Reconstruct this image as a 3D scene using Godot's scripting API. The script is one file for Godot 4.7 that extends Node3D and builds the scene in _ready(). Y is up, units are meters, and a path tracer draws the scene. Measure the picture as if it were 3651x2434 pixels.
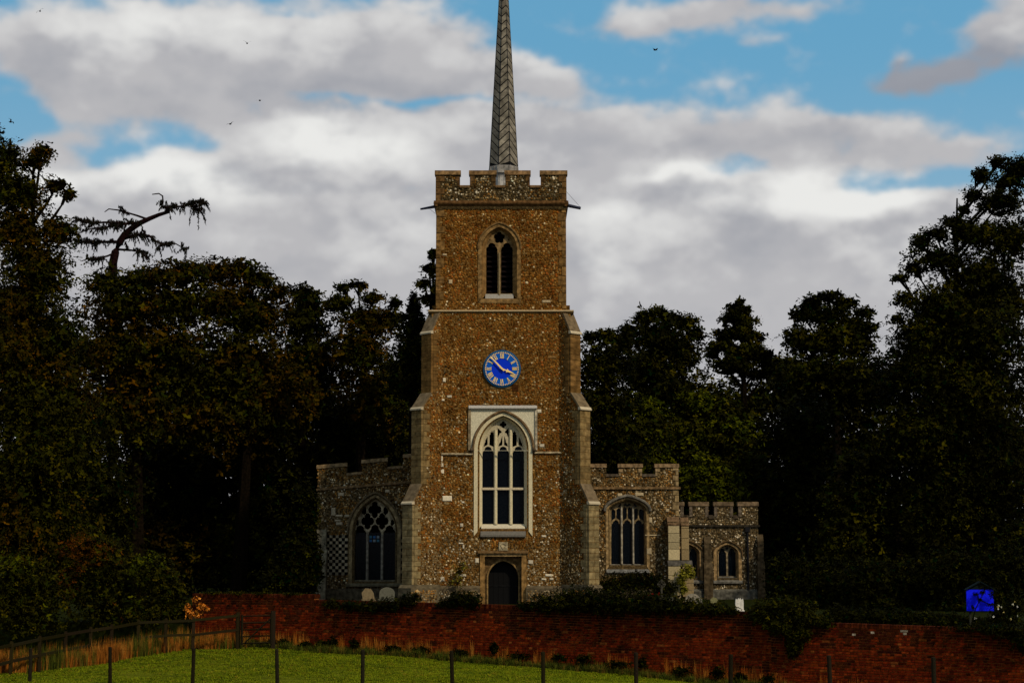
extends Node3D
# A flint church with a lead spike, behind a brick churchyard wall, woods all round.
# x is along the west front (right positive), y up, z towards the field; the tower's west face stands at z = 0.

var M := {}
# turns an outline drawn in (depth, height) into one swept along x
var YZ := Transform3D(Basis(Vector3(0, 0, 1), Vector3(0, 1, 0), Vector3(1, 0, 0)), Vector3.ZERO)
var rng := RandomNumberGenerator.new()
var clump := FastNoiseLite.new()
var names := {}


func _ready() -> void:
	rng.seed = 20
	clump.seed = 7
	clump.frequency = 0.55
	clump.fractal_octaves = 2
	camera_and_light()
	materials()
	ground()
	church()
	brick_wall()
	woods()
	churchyard()
	field_fences()
	plants()
	birds()


# ---------------------------------------------------------------- camera, sky, sun
func camera_and_light() -> void:
	var cam := Camera3D.new()
	cam.name = "camera"
	cam.position = Vector3(0.56, 2.26, 90.0)
	cam.rotation_degrees = Vector3(7.0, 0.0, 0.0)
	cam.fov = 21.61
	cam.near = 0.5
	cam.far = 3000.0
	add_child(cam)
	cam.current = true

	var env := Environment.new()
	env.background_mode = Environment.BG_SKY
	env.tonemap_mode = Environment.TONE_MAPPER_LINEAR
	env.tonemap_exposure = 1.0
	env.sdfgi_enabled = true
	env.ssao_enabled = true
	env.ssil_enabled = true
	var sky := Sky.new()
	var pano := PanoramaSkyMaterial.new()
	pano.panorama = ImageTexture.create_from_image(cloudy_sky())
	sky.sky_material = pano
	env.sky = sky
	env.background_energy_multiplier = 1.0
	var we := WorldEnvironment.new()
	we.name = "environment"
	we.environment = env
	add_child(we)

	var sun := DirectionalLight3D.new()
	sun.name = "sun"
	sun.light_energy = 1.0
	sun.light_color = Color(1.0, 0.93, 0.82)
	sun.light_angular_distance = 2.0
	sun.shadow_enabled = true
	sun.position = Vector3(0, 40, 0)
	sun.look_at_from_position(Vector3(46, 40 + 60, 52), Vector3(0, 40, 0))
	add_child(sun)


var sky_a := FastNoiseLite.new()
var sky_b := FastNoiseLite.new()
# soft cloud banks: bearing, height, half width, half height in degrees, and how thick; negative ones are gaps of blue
var banks := [[-14.673, 16.136, 1.812, 0.836, 0.8], [-12.364, 16.152, 2.788, 1.045, 0.9], [-9.324, 16.376, 3.066, 1.185, 0.9], [-5.948, 16.768, 3.206, 1.185, 0.9], [-3.523, 16.485, 2.091, 1.254, 0.8], [-6.775, 15.257, 4.6, 0.976, 0.9], [-11.227, 14.676, 3.624, 0.976, 0.8], [-2.088, 15.485, 1.533, 0.697, 0.8], [-14.636, 15.015, 1.951, 0.836, 0.7], [-14.046, 13.32, 1.533, 0.836, 0.6], [1.13, 15.561, 1.185, 0.697, 0.95], [0.057, 15.495, 1.115, 0.836, 0.6], [-15.498, 12.835, 1.115, 0.836, 0.4], [-7.586, 13.19, 2.091, 0.836, 0.8], [-4.629, 13.123, 3.624, 1.045, 1.0], [-10.881, 11.714, 2.648, 0.836, 1.0], [-0.37, 13.715, 3.066, 0.627, 0.8], [4.609, 13.878, 3.624, 0.697, 0.9], [9.237, 13.476, 3.624, 0.767, 0.9], [13.333, 12.889, 2.37, 0.558, 0.8], [1.763, 12.745, 4.181, 0.836, 0.8], [9.467, 11.217, 3.624, 1.115, 1.0], [12.334, 10.977, 1.673, 0.627, 0.9], [4.59, 12.023, 3.624, 0.558, 0.9], [-14.916, 11.263, 2.091, 0.836, 0.8], [-6.707, 10.603, 12.544, 1.533, 1.1], [7.361, 9.624, 12.544, 1.533, 1.1], [-2.476, 8.163, 18.12, 1.673, 1.1], [4.499, 17.047, 1.533, 0.585, 0.95], [6.494, 17.222, 1.254, 0.558, 0.6], [7.914, 17.532, 1.951, 0.39, 0.7], [8.105, 16.399, 0.976, 0.251, 0.42], [15.607, 16.789, 1.394, 0.906, 0.9], [15.969, 15.714, 1.254, 0.697, 0.7], [14.478, 15.092, 1.254, 0.418, 0.65], [13.391, 14.854, 0.836, 0.307, 0.6], [12.795, 15.395, 0.39, 0.558, 0.42], [-11.868, 12.92, 1.533, 0.418, -0.46], [-9.951, 13.164, 1.115, 0.362, -0.42], [-4.5, 14.386, 3.903, 0.139, -0.45], [-1.227, 14.535, 1.254, 0.139, -0.4], [7.409, 12.621, 0.697, 0.362, -0.5], [6.564, 12.327, 0.976, 0.167, -0.5], [13.306, 11.948, 2.091, 0.265, -0.65], [11.811, 11.744, 0.697, 0.195, -0.4], [-16.003, 14.064, 0.627, 0.836, -0.38], [-0.373, 16.853, 0.976, 1.254, -0.3], [-6.527, 17.556, 2.23, 0.139, -0.3]]
var glows := [[-11.961, 16.441, 2.37, 0.836, 0.6], [-7.929, 16.836, 3.066, 0.836, 0.4], [-6.784, 15.798, 3.624, 0.558, 0.25], [-5.901, 13.234, 2.788, 0.836, 0.9], [-3.918, 12.722, 1.673, 0.697, 0.5], [-11.021, 11.844, 2.37, 0.767, 0.9], [-14.256, 11.43, 0.836, 0.836, 0.6], [1.131, 15.765, 0.976, 0.558, 0.5], [9.473, 11.491, 3.066, 0.836, 1.0], [5.439, 12.283, 1.533, 0.223, 0.9], [2.464, 11.219, 2.23, 0.836, 0.6], [3.016, 9.133, 1.115, 0.836, 0.6], [12.066, 11.123, 1.115, 0.418, 0.7], [-1.378, 17.254, 1.673, 0.558, 0.25], [4.5, 17.209, 1.115, 0.418, 0.25], [12.556, 9.202, 2.788, 0.697, 0.3], [-4.317, 9.952, 2.788, 0.418, 0.25], [2.447, 7.885, 0.836, 0.418, 0.5]]
var dulls := [[-5.355, 14.751, 4.181, 0.474, 0.3], [-14.757, 14.61, 2.091, 0.697, 0.25], [-8.684, 12.2, 0.697, 0.558, 0.5], [-6.725, 11.842, 2.788, 0.279, 0.45], [6.675, 10.328, 4.878, 0.836, 0.3], [-6.693, 9.637, 3.066, 0.697, 0.25], [14.337, 14.902, 2.091, 0.558, 2.6], [15.836, 15.724, 1.254, 0.836, 0.7], [12.851, 14.992, 0.836, 0.418, 1.6], [7.42, 13.332, 3.485, 0.418, 0.35], [5.292, 11.735, 2.091, 0.279, 0.3], [-2.511, 14.662, 2.23, 0.418, 0.4], [-11.632, 14.387, 1.951, 0.558, 0.3]]


func sky_color(az: float, el: float) -> Color:
	var wx := sky_b.get_noise_2d(az * 3.0, el * 6.0 + 40.0)
	var wy := sky_b.get_noise_2d(az * 3.0 + 90.0, el * 6.0)
	var a := az + wx * 1.1
	var e := el + wy * 0.7
	var thick := 0.0
	var glow := 0.0
	var dull := 0.0
	var crest := 0.0
	var inside := smoothstep(24.0, 18.0, absf(az)) * smoothstep(23.0, 18.5, el)
	if inside > 0.0:
		for b in banks:
			var k: float = pow((a - b[0]) / b[2], 2.0) + pow((e - b[1]) / b[3], 2.0)
			if k < 5.0:
				var part_of: float = b[4] * exp(-k * 0.9)
				thick += part_of
				if part_of > 0.0:
					crest += part_of * clampf((e - b[1]) / b[3], -1.0, 1.0)
		for b in glows:
			var k2: float = pow((a - b[0]) / b[2], 2.0) + pow((e - b[1]) / b[3], 2.0)
			if k2 < 6.0:
				glow += b[4] * exp(-k2)
		for b in dulls:
			var k3: float = pow((a - b[0]) / b[2], 2.0) + pow((e - b[1]) / b[3], 2.0)
			if k3 < 6.0:
				dull += b[4] * exp(-k3)
	if inside < 1.0:
		# the rest of the sky: the same broken cloud, met by the same noise on a flat cloud deck
		var h := maxf(sin(deg_to_rad(maxf(el, 0.0))), 0.06)
		var px := sin(deg_to_rad(az)) / h * 14.0
		var py := cos(deg_to_rad(az)) / h * 14.0
		var t := 0.62 + sky_a.get_noise_2d(px, py) * 1.5
		thick = lerpf(maxf(t, 0.0), thick, inside)
		glow = lerpf(0.42 + sky_a.get_noise_2d(px + 300.0, py) * 0.9, glow, inside)
		dull = lerpf(0.25 + sky_a.get_noise_2d(px, py + 500.0) * 0.7, dull, inside)
	thick += 1.1 * smoothstep(9.5, 6.0, el)
	var fine := sky_a.get_noise_2d(az * 9.0, el * 16.0)
	var cover := smoothstep(0.10, 0.82, thick + fine * 0.62 + wx * 0.2)
	var up := clampf(el / 40.0, 0.0, 1.0)
	var blue := Color(0.30, 0.48, 0.60).lerp(Color(0.155, 0.395, 0.575), smoothstep(9.0, 17.0, el)).lerp(Color(0.10, 0.31, 0.54), up)
	var grey := Color(0.485, 0.482, 0.498)
	var lum := clampf(glow * 0.95 - 0.04 + fine * 0.5 + wx * 0.3 + crest * 0.45, 0.0, 1.0)
	var cloud := grey.lerp(Color(0.82, 0.82, 0.80), lum)
	cloud = cloud.lerp(Color(0.265, 0.285, 0.335), clampf(dull * 0.7 - fine * 0.45 - wy * 0.3 - crest * 0.15, 0.0, 0.85))
	var c := blue.lerp(cloud, cover)
	if el < 0.0:
		c = c.lerp(Color(0.05, 0.06, 0.03), smoothstep(0.0, -4.0, el))
	return c


func cloudy_sky() -> Image:
	sky_a.seed = 3
	sky_a.frequency = 0.035
	sky_a.fractal_octaves = 6
	sky_a.fractal_gain = 0.58
	sky_b.seed = 11
	sky_b.frequency = 0.05
	sky_b.fractal_octaves = 5
	var w := 4096
	var h := 2048
	var im := Image.create(256, 128, false, Image.FORMAT_RGBAF)
	for j in 128:
		var el := 90.0 - (j + 0.5) / 128.0 * 180.0
		for i in 256:
			var az := fposmod((i + 0.5) / 256.0 * 360.0 + 180.0, 360.0) - 180.0
			im.set_pixel(i, j, sky_color(az, maxf(el, -6.0)))
	im.resize(w, h, Image.INTERPOLATE_BILINEAR)
	var ic := int(w * 18.5 / 360.0)
	for j in range(int((90.0 - 20.0) / 180.0 * h), int((90.0 - 2.0) / 180.0 * h)):
		var el2 := 90.0 - (j + 0.5) / h * 180.0
		for i in range(-ic, ic):
			im.set_pixel(posmod(i, w), j, sky_color((i + 0.5) / w * 360.0, el2))
	return im


# ---------------------------------------------------------------- materials
func grain(seed_: int, frequency: float, dark: float, octaves := 4) -> NoiseTexture2D:
	var fn := FastNoiseLite.new()
	fn.seed = seed_
	fn.frequency = frequency
	fn.fractal_octaves = octaves
	var t := NoiseTexture2D.new()
	t.width = 512
	t.height = 512
	t.seamless = true
	t.noise = fn
	var g := Gradient.new()
	g.set_color(0, Color(dark, dark, dark))
	g.set_color(1, Color(1, 1, 1))
	t.color_ramp = g
	return t


func mat(called: String, c: Color, rough := 0.9, tex: Texture2D = null, scale := 0.5, vertex := true) -> StandardMaterial3D:
	var m := StandardMaterial3D.new()
	m.resource_name = called
	m.albedo_color = c.linear_to_srgb()
	m.roughness = rough
	m.metallic_specular = 0.08
	m.vertex_color_use_as_albedo = vertex
	if tex:
		m.albedo_texture = tex
		m.uv1_triplanar = true
		m.uv1_world_triplanar = true
		m.uv1_scale = Vector3.ONE * scale
	M[called] = m
	return m


func materials() -> void:
	var coarse := grain(1, 0.02, 0.35)
	var fine := grain(2, 0.06, 0.5)
	var stain := grain(3, 0.012, 0.45, 5)
	mat("flint", Color(1, 1, 1), 0.8, grain(9, 0.012, 0.62, 5), 0.23)
	mat("mortar", Color(1, 1, 1), 0.95, coarse, 0.6)
	mat("stone", Color(1, 1, 1), 0.9, stain, 0.5)
	mat("white_stone", Color(1, 1, 1), 0.9, grain(8, 0.05, 0.78), 0.35)
	mat("lead", Color(1, 1, 1), 0.5, stain, 0.35).metallic_specular = 0.15
	mat("brick", Color(1, 1, 1), 0.9, coarse, 0.7)
	mat("lime", Color(0.36, 0.12, 0.03), 0.95, coarse, 0.4)
	mat("wood", Color(1, 1, 1), 0.9, fine, 1.2)
	mat("bark", Color(1, 1, 1), 0.95, coarse, 0.5)
	mat("iron", Color(0.012, 0.012, 0.014), 0.6)
	mat("clock_blue", Color(0.006, 0.085, 0.40), 0.45)
	mat("clock_blue_centre", Color(0.004, 0.03, 0.52), 0.45)
	mat("clock_rim", Color(0.008, 0.06, 0.15), 0.5)
	mat("gold", Color(0.84, 0.60, 0.22), 0.45)
	mat("black_door", Color(0.006, 0.006, 0.006), 0.7)
	mat("sign_blue", Color(0.006, 0.012, 0.85), 0.6)
	mat("dark_frame", Color(0.005, 0.009, 0.010), 0.7)
	mat("feather", Color(0.008, 0.008, 0.01), 0.7)
	mat("field_grass", Color(0.125, 0.14, 0.004), 0.95, grain(5, 0.03, 0.55, 5), 0.16)
	mat("yard_grass", Color(0.022, 0.028, 0.004), 0.95, coarse, 0.3)
	mat("soil", Color(0.02, 0.018, 0.008), 0.95, coarse, 0.3)
	var leaf := mat("leaf", Color(1, 1, 1), 0.65)
	leaf.cull_mode = BaseMaterial3D.CULL_DISABLED
	var blade := mat("blade", Color(1, 1, 1), 0.8)
	blade.cull_mode = BaseMaterial3D.CULL_DISABLED
	var petal := mat("petal", Color(1, 1, 1), 0.7)
	petal.cull_mode = BaseMaterial3D.CULL_DISABLED
	var glass := mat("glass", Color(0.002, 0.0035, 0.006), 0.12, null, 1.0, false)
	glass.albedo_color.a = 0.8
	glass.transparency = BaseMaterial3D.TRANSPARENCY_ALPHA
	glass.metallic_specular = 0.16
	mat("stained_glass", Color(1, 1, 1), 0.3)


# ---------------------------------------------------------------- mesh building
class Shape:
	var v := PackedVector3Array()
	var c := PackedColorArray()
	var col := Color(1, 1, 1)

	# corners counter-clockwise seen from outside
	func tri(a: Vector3, b: Vector3, d: Vector3) -> void:
		v.append(a); v.append(d); v.append(b)
		c.append(col); c.append(col); c.append(col)

	func quad(a: Vector3, b: Vector3, d: Vector3, e: Vector3) -> void:
		tri(a, b, d)
		tri(a, d, e)

	func box(at: Vector3, size: Vector3, turn := Basis.IDENTITY) -> void:
		var h := size * 0.5
		var p := []
		for k in 8:
			p.append(at + turn * Vector3(h.x if k & 1 else -h.x, h.y if k & 2 else -h.y, h.z if k & 4 else -h.z))
		quad(p[4], p[5], p[7], p[6])
		quad(p[1], p[0], p[2], p[3])
		quad(p[0], p[4], p[6], p[2])
		quad(p[5], p[1], p[3], p[7])
		quad(p[6], p[7], p[3], p[2])
		quad(p[0], p[1], p[5], p[4])

	# a block with its front (+z) edges worn off
	func block(at: Vector3, size: Vector3, turn := Basis.IDENTITY, wear := 0.012) -> void:
		var h := size * 0.5
		var ring := func(z: float, i: float) -> Array:
			return [at + turn * Vector3(-h.x + i, -h.y + i, z), at + turn * Vector3(h.x - i, -h.y + i, z), at + turn * Vector3(h.x - i, h.y - i, z), at + turn * Vector3(-h.x + i, h.y - i, z)]
		var back: Array = ring.call(-h.z, 0.0)
		var mid: Array = ring.call(h.z - wear, 0.0)
		var front: Array = ring.call(h.z, wear)
		for k in 4:
			var j := (k + 1) % 4
			quad(back[k], back[j], mid[j], mid[k])
			quad(mid[k], mid[j], front[j], front[k])
		quad(front[0], front[1], front[2], front[3])

	# an outline in x and y (any winding), from z0 up to z1
	func prism(outline: PackedVector2Array, z0: float, z1: float, turn := Transform3D.IDENTITY) -> void:
		if Geometry2D.is_polygon_clockwise(outline):
			outline.reverse()
		var idx := Geometry2D.triangulate_polygon(outline)
		var flip := turn.basis.determinant() < 0.0
		for k in range(0, idx.size(), 3):
			var a := outline[idx[k]]
			var b := outline[idx[k + 1]]
			var d := outline[idx[k + 2]]
			if (b - a).cross(d - a) < 0.0:
				var s := b
				b = d
				d = s
			if flip:
				var s2 := b
				b = d
				d = s2
			tri(turn * Vector3(a.x, a.y, z1), turn * Vector3(b.x, b.y, z1), turn * Vector3(d.x, d.y, z1))
			tri(turn * Vector3(a.x, a.y, z0), turn * Vector3(d.x, d.y, z0), turn * Vector3(b.x, b.y, z0))
		for k in outline.size():
			var p := outline[k]
			var q := outline[(k + 1) % outline.size()]
			if flip:
				var s3 := p
				p = q
				q = s3
			quad(turn * Vector3(p.x, p.y, z0), turn * Vector3(q.x, q.y, z0), turn * Vector3(q.x, q.y, z1), turn * Vector3(p.x, p.y, z1))

	# a wall or tracery sheet between z0 and z1: inside an odd number of the outlines is solid
	func sheet(outlines: Array, x0: float, x1: float, step: float, z0: float, z1: float) -> void:
		var n := maxi(1, int(ceil((x1 - x0) / step)))
		var d := (x1 - x0) / n
		var run_from := x0
		var last := PackedFloat32Array()
		for i in n + 1:
			var ys := PackedFloat32Array()
			if i < n:
				var xm := x0 + (i + 0.5) * d
				for o in outlines:
					var m: int = o.size()
					for k in m:
						var p: Vector2 = o[k]
						var q: Vector2 = o[(k + 1) % m]
						if (p.x <= xm) != (q.x <= xm):
							ys.append(p.y + (q.y - p.y) * (xm - p.x) / (q.x - p.x))
				ys.sort()
			if i == 0:
				last = ys
				continue
			var same := ys.size() == last.size() and i < n
			if same:
				for k in ys.size():
					if absf(ys[k] - last[k]) > 0.001:
						same = false
						break
			if not same:
				var xe := x0 + i * d
				for k in range(0, last.size() - 1, 2):
					if last[k + 1] - last[k] > 0.001:
						box(Vector3((run_from + xe) * 0.5, (last[k] + last[k + 1]) * 0.5, (z0 + z1) * 0.5), Vector3(xe - run_from, last[k + 1] - last[k], z1 - z0))
				run_from = xe
				last = ys

	func tube(points: Array, radii: Array, sides := 6, capped := true) -> void:
		var rings := []
		for i in points.size():
			var a: Vector3 = points[maxi(i - 1, 0)]
			var b: Vector3 = points[mini(i + 1, points.size() - 1)]
			var t := (b - a).normalized()
			var u := t.cross(Vector3.UP if absf(t.y) < 0.9 else Vector3.RIGHT).normalized()
			var w := t.cross(u)
			var ring := []
			for k in sides:
				var g := TAU * k / sides
				ring.append(points[i] + (u * cos(g) + w * sin(g)) * radii[i])
			rings.append(ring)
		for i in points.size() - 1:
			for k in sides:
				var j := (k + 1) % sides
				quad(rings[i][k], rings[i][j], rings[i + 1][j], rings[i + 1][k])
		if capped:
			for k in range(1, sides - 1):
				tri(rings[-1][0], rings[-1][k], rings[-1][k + 1])
				tri(rings[0][0], rings[0][k + 1], rings[0][k])

	# a bar with chamfered front edges along a path in the plane z
	func moulding(pts: Array, width: float, zf: float, zb: float) -> void:
		for i in pts.size() - 1:
			var a: Vector2 = pts[i]
			var b: Vector2 = pts[i + 1]
			var na := _side(pts, i)
			var nb := _side(pts, i + 1)
			var f := width * 0.22
			var h := width * 0.5
			var zm := zf - minf(width * 0.35, (zf - zb) * 0.5)
			var A := [_p(a - na * h, zb), _p(a - na * h, zm), _p(a - na * f, zf), _p(a + na * f, zf), _p(a + na * h, zm), _p(a + na * h, zb)]
			var B := [_p(b - nb * h, zb), _p(b - nb * h, zm), _p(b - nb * f, zf), _p(b + nb * f, zf), _p(b + nb * h, zm), _p(b + nb * h, zb)]
			for k in 5:
				quad(A[k + 1], A[k], B[k], B[k + 1])

	func _p(a: Vector2, z: float) -> Vector3:
		return Vector3(a.x, a.y, z)

	func _side(pts: Array, i: int) -> Vector2:
		var a: Vector2 = pts[maxi(i - 1, 0)]
		var b: Vector2 = pts[mini(i + 1, pts.size() - 1)]
		return (b - a).normalized().orthogonal()

	# the band between two outlines of the same length, front at zf, running back to zb
	func band(outer: Array, inner: Array, zf: float, zb: float, zi := 99.0) -> void:
		var zin := zf if zi > 90.0 else zi
		for i in outer.size() - 1:
			quad(_p(inner[i], zin), _p(outer[i], zf), _p(outer[i + 1], zf), _p(inner[i + 1], zin))
			quad(_p(outer[i], zf), _p(outer[i], zb), _p(outer[i + 1], zb), _p(outer[i + 1], zf))
			quad(_p(inner[i], zb), _p(inner[i], zin), _p(inner[i + 1], zin), _p(inner[i + 1], zb))

	# one flint: a knobbly dome on a wall
	func flint(at: Vector3, u: Vector3, w: Vector3, nrm: Vector3, r: float, rise: float, rg: RandomNumberGenerator) -> void:
		var rim := []
		var top := []
		var g0 := rg.randf() * TAU
		var sx := rg.randf_range(0.75, 1.25)
		for k in 6:
			var g := g0 + TAU * k / 6.0
			var rr := r * rg.randf_range(0.8, 1.15)
			var d := u * cos(g) * sx + w * sin(g)
			rim.append(at + d * rr - nrm * 0.004)
			top.append(at + d * rr * 0.6 + nrm * rise * rg.randf_range(0.7, 1.1))
		for k in 6:
			var j := (k + 1) % 6
			quad(rim[k], rim[j], top[j], top[k])
		for k in range(1, 5):
			tri(top[0], top[k], top[k + 1])

	func leaf(at: Vector3, along: Vector3, across: Vector3) -> void:
		# a folded kite of four corners
		v.append(at - along); v.append(at + across); v.append(at + along)
		v.append(at - along); v.append(at + along); v.append(at - across + along * 0.2)
		for k in 6:
			c.append(col)

	func mesh(m: Material) -> ArrayMesh:
		var nr := PackedVector3Array()
		nr.resize(v.size())
		for k in range(0, v.size(), 3):
			var n := (v[k + 2] - v[k]).cross(v[k + 1] - v[k]).normalized()
			nr[k] = n
			nr[k + 1] = n
			nr[k + 2] = n
		var a := []
		a.resize(Mesh.ARRAY_MAX)
		a[Mesh.ARRAY_VERTEX] = v
		a[Mesh.ARRAY_NORMAL] = nr
		a[Mesh.ARRAY_COLOR] = c
		var am := ArrayMesh.new()
		am.add_surface_from_arrays(Mesh.PRIMITIVE_TRIANGLES, a)
		am.surface_set_material(0, m)
		return am


func part(called: String, s: Shape, m: String, parent: Node, kind := "", label := "") -> MeshInstance3D:
	return put(called, s.mesh(M[m]), parent, Transform3D.IDENTITY, kind, label)


func put(called: String, mesh: Mesh, parent: Node, at := Transform3D.IDENTITY, kind := "", label := "") -> MeshInstance3D:
	var o := MeshInstance3D.new()
	o.mesh = mesh
	o.transform = at
	o.name = called
	if kind:
		o.set_meta("kind", kind)
	if label:
		o.set_meta("label", label)
	parent.add_child(o, true)
	return o


func numbered(called: String) -> String:
	var k: int = names.get(called, 0)
	names[called] = k + 1
	return called if k == 0 else "%s_%03d" % [called, k]


func tag(o: Node, label: String, category: String, group := "") -> void:
	o.set_meta("label", label)
	o.set_meta("category", category)
	if group:
		o.set_meta("group", group)


func thing(called: String, label: String, category: String, at := Vector3.ZERO, group := "") -> Node3D:
	var o := Node3D.new()
	o.name = numbered(called)
	o.position = at
	add_child(o)
	tag(o, label, category, group)
	return o


func shade(c: Color, by := 0.18) -> Color:
	var k := 1.0 + rng.randf_range(-by, by)
	return Color(c.r * k, c.g * k, c.b * k)


func pick(p: Array) -> Color:
	# a list of [share, colour]
	var t := rng.randf()
	for e in p:
		t -= e[0]
		if t <= 0.0:
			return shade(e[1])
	return shade(p[-1][1])


# ---------------------------------------------------------------- ground
# the height of the field: level by the wire fence, rising to the wall, dropping away to both sides
func wall_z(x: float) -> float:
	return 32.0 + 0.4 * (x + 0.54)


func field_y(x: float, z: float) -> float:
	var at_wall := -0.62
	if x < -11.0:
		at_wall = maxf(-0.62 - 0.15 * (-11.0 - x), -1.5)
	elif x > -8.4:
		at_wall = maxf(-0.62 - 0.03 * (x + 8.4) - 0.0016 * pow(maxf(x + 8.4, 0.0), 2.0), -2.2)
	var near := smoothstep(0.0, 12.0, z - wall_z(x))
	return lerpf(at_wall, -0.97, near) + 0.02 * sin(x * 0.9 + z * 0.7) + 0.015 * sin(x * 2.1 - z * 1.3)


func yard_y(_x: float, _z: float) -> float:
	return 0.12


func ground() -> void:
	var s := Shape.new()
	var xs := [-400.0, -120.0, -50.0]
	for i in 61:
		xs.append(-30.0 + i)
	xs += [50.0, 120.0, 400.0]
	var ts := [-0.1, 1.0, 2.0, 3.5, 5.0, 7.0, 9.0, 12.0, 16.0, 22.0, 30.0, 45.0, 70.0, 120.0, 300.0]
	for i in xs.size() - 1:
		for j in ts.size() - 1:
			var p := []
			for k in [[0, 0], [0, 1], [1, 1], [1, 0]]:
				var x: float = xs[i + k[0]]
				var z: float = wall_z(clampf(x, -40, 40)) + ts[j + k[1]]
				p.append(Vector3(x, field_y(clampf(x, -30, 30), z), z))
			s.quad(p[0], p[1], p[2], p[3])
	var f := part("field", s, "field_grass", self, "structure")
	f.set_meta("label", "mown green field in front of the brick churchyard wall")
	s = Shape.new()
	for i in xs.size() - 1:
		var za := wall_z(clampf(xs[i], -40, 40)) - 0.2
		var zb := wall_z(clampf(xs[i + 1], -40, 40)) - 0.2
		s.quad(Vector3(xs[i], 0.12, -900), Vector3(xs[i], 0.12, za), Vector3(xs[i + 1], 0.12, zb), Vector3(xs[i + 1], 0.12, -900))
		# the bank that the wall holds up
		s.quad(Vector3(xs[i], -3.0, za), Vector3(xs[i + 1], -3.0, zb), Vector3(xs[i + 1], 0.12, zb), Vector3(xs[i], 0.12, za))
	var y := part("churchyard_ground", s, "yard_grass", self, "structure")
	y.set_meta("label", "rough grass of the churchyard behind the brick wall")


# ---------------------------------------------------------------- the church
const CREAM := Color(0.50, 0.40, 0.22)
const WHITE := Color(0.66, 0.575, 0.36)
const OCHRE := Color(0.40, 0.23, 0.075)
const GREY := Color(0.33, 0.28, 0.19)
var rust := [[0.36, Color(0.24, 0.095, 0.015)], [0.20, Color(0.11, 0.042, 0.008)], [0.14, Color(0.29, 0.085, 0.014)], [0.14, Color(0.33, 0.16, 0.035)], [0.14, Color(0.40, 0.245, 0.085)], [0.02, Color(0.74, 0.58, 0.33)]]
var mixed := [[0.34, Color(0.26, 0.12, 0.024)], [0.20, Color(0.075, 0.036, 0.010)], [0.19, Color(0.31, 0.185, 0.065)], [0.22, Color(0.41, 0.275, 0.115)], [0.05, Color(0.76, 0.61, 0.37)]]
var greys := [[0.30, Color(0.17, 0.11, 0.045)], [0.28, Color(0.05, 0.036, 0.018)], [0.19, Color(0.26, 0.20, 0.11)], [0.15, Color(0.42, 0.33, 0.19)], [0.08, Color(0.72, 0.62, 0.44)]]


# the weathered flintwork low on the tower
var worn := [[0.26, Color(0.21, 0.115, 0.034)], [0.22, Color(0.07, 0.042, 0.017)], [0.22, Color(0.25, 0.18, 0.085)], [0.23, Color(0.36, 0.27, 0.14)], [0.07, Color(0.70, 0.59, 0.39)]]


func arch(cx: float, w: float, yb: float, ys: float, h: float, n := 10) -> Array:
	var out := [Vector2(cx - w, yb)]
	if h >= w:
		var r := (w * w + h * h) / (2.0 * w)
		var g1 := atan2(h, r - w)
		for i in n + 1:
			var g := g1 * i / n
			out.append(Vector2(cx - w + r - r * cos(g), ys + r * sin(g)))
		for i in range(n - 1, -1, -1):
			var g := g1 * i / n
			out.append(Vector2(cx + w - r + r * cos(g), ys + r * sin(g)))
	else:
		for i in 2 * n + 1:
			var t := -cos(PI * i / (2.0 * n))
			out.append(Vector2(cx + w * t, ys + h * (0.72 * sqrt(maxf(0.0, 1.0 - t * t)) + 0.28 * (1.0 - absf(t)))))
	out.append(Vector2(cx + w, yb))
	return out


# a light with a cusped head
func light_head(xa: float, xb: float, yb: float, ys: float, h: float) -> Array:
	var cx := (xa + xb) * 0.5
	var w := (xb - xa) * 0.5
	var out := [Vector2(xa, yb), Vector2(xa, ys - w * 0.12)]
	for i in 25:
		var g := PI * (1.0 - i / 24.0)
		var k := 0.70 + 0.30 * pow(absf(cos(1.5 * (g - PI / 2.0))), 0.7)
		out.append(Vector2(cx + cos(g) * w * minf(k, 1.0), ys + sin(g) * h * k))
	out.append(Vector2(xb, ys - w * 0.12))
	out.append(Vector2(xb, yb))
	return out


# a foiled eyelet; tall > 1 draws it out to a point above and below
func foil(c: Vector2, rx: float, ry: float, lobes: int, cusp := 0.42, turn := 0.0) -> Array:
	var out := []
	for i in lobes * 10:
		var g := TAU * i / (lobes * 10.0)
		var k := (1.0 - cusp) + cusp * pow(absf(cos(lobes * 0.5 * (g - PI / 2.0 - turn))), 0.6)
		out.append(c + Vector2(cos(g) * rx, sin(g) * ry) * k)
	return out


func inside(p: Vector2, outlines: Array) -> bool:
	var odd := false
	for o in outlines:
		if Geometry2D.is_point_in_polygon(p, PackedVector2Array(o)):
			odd = not odd
	return odd


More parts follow.
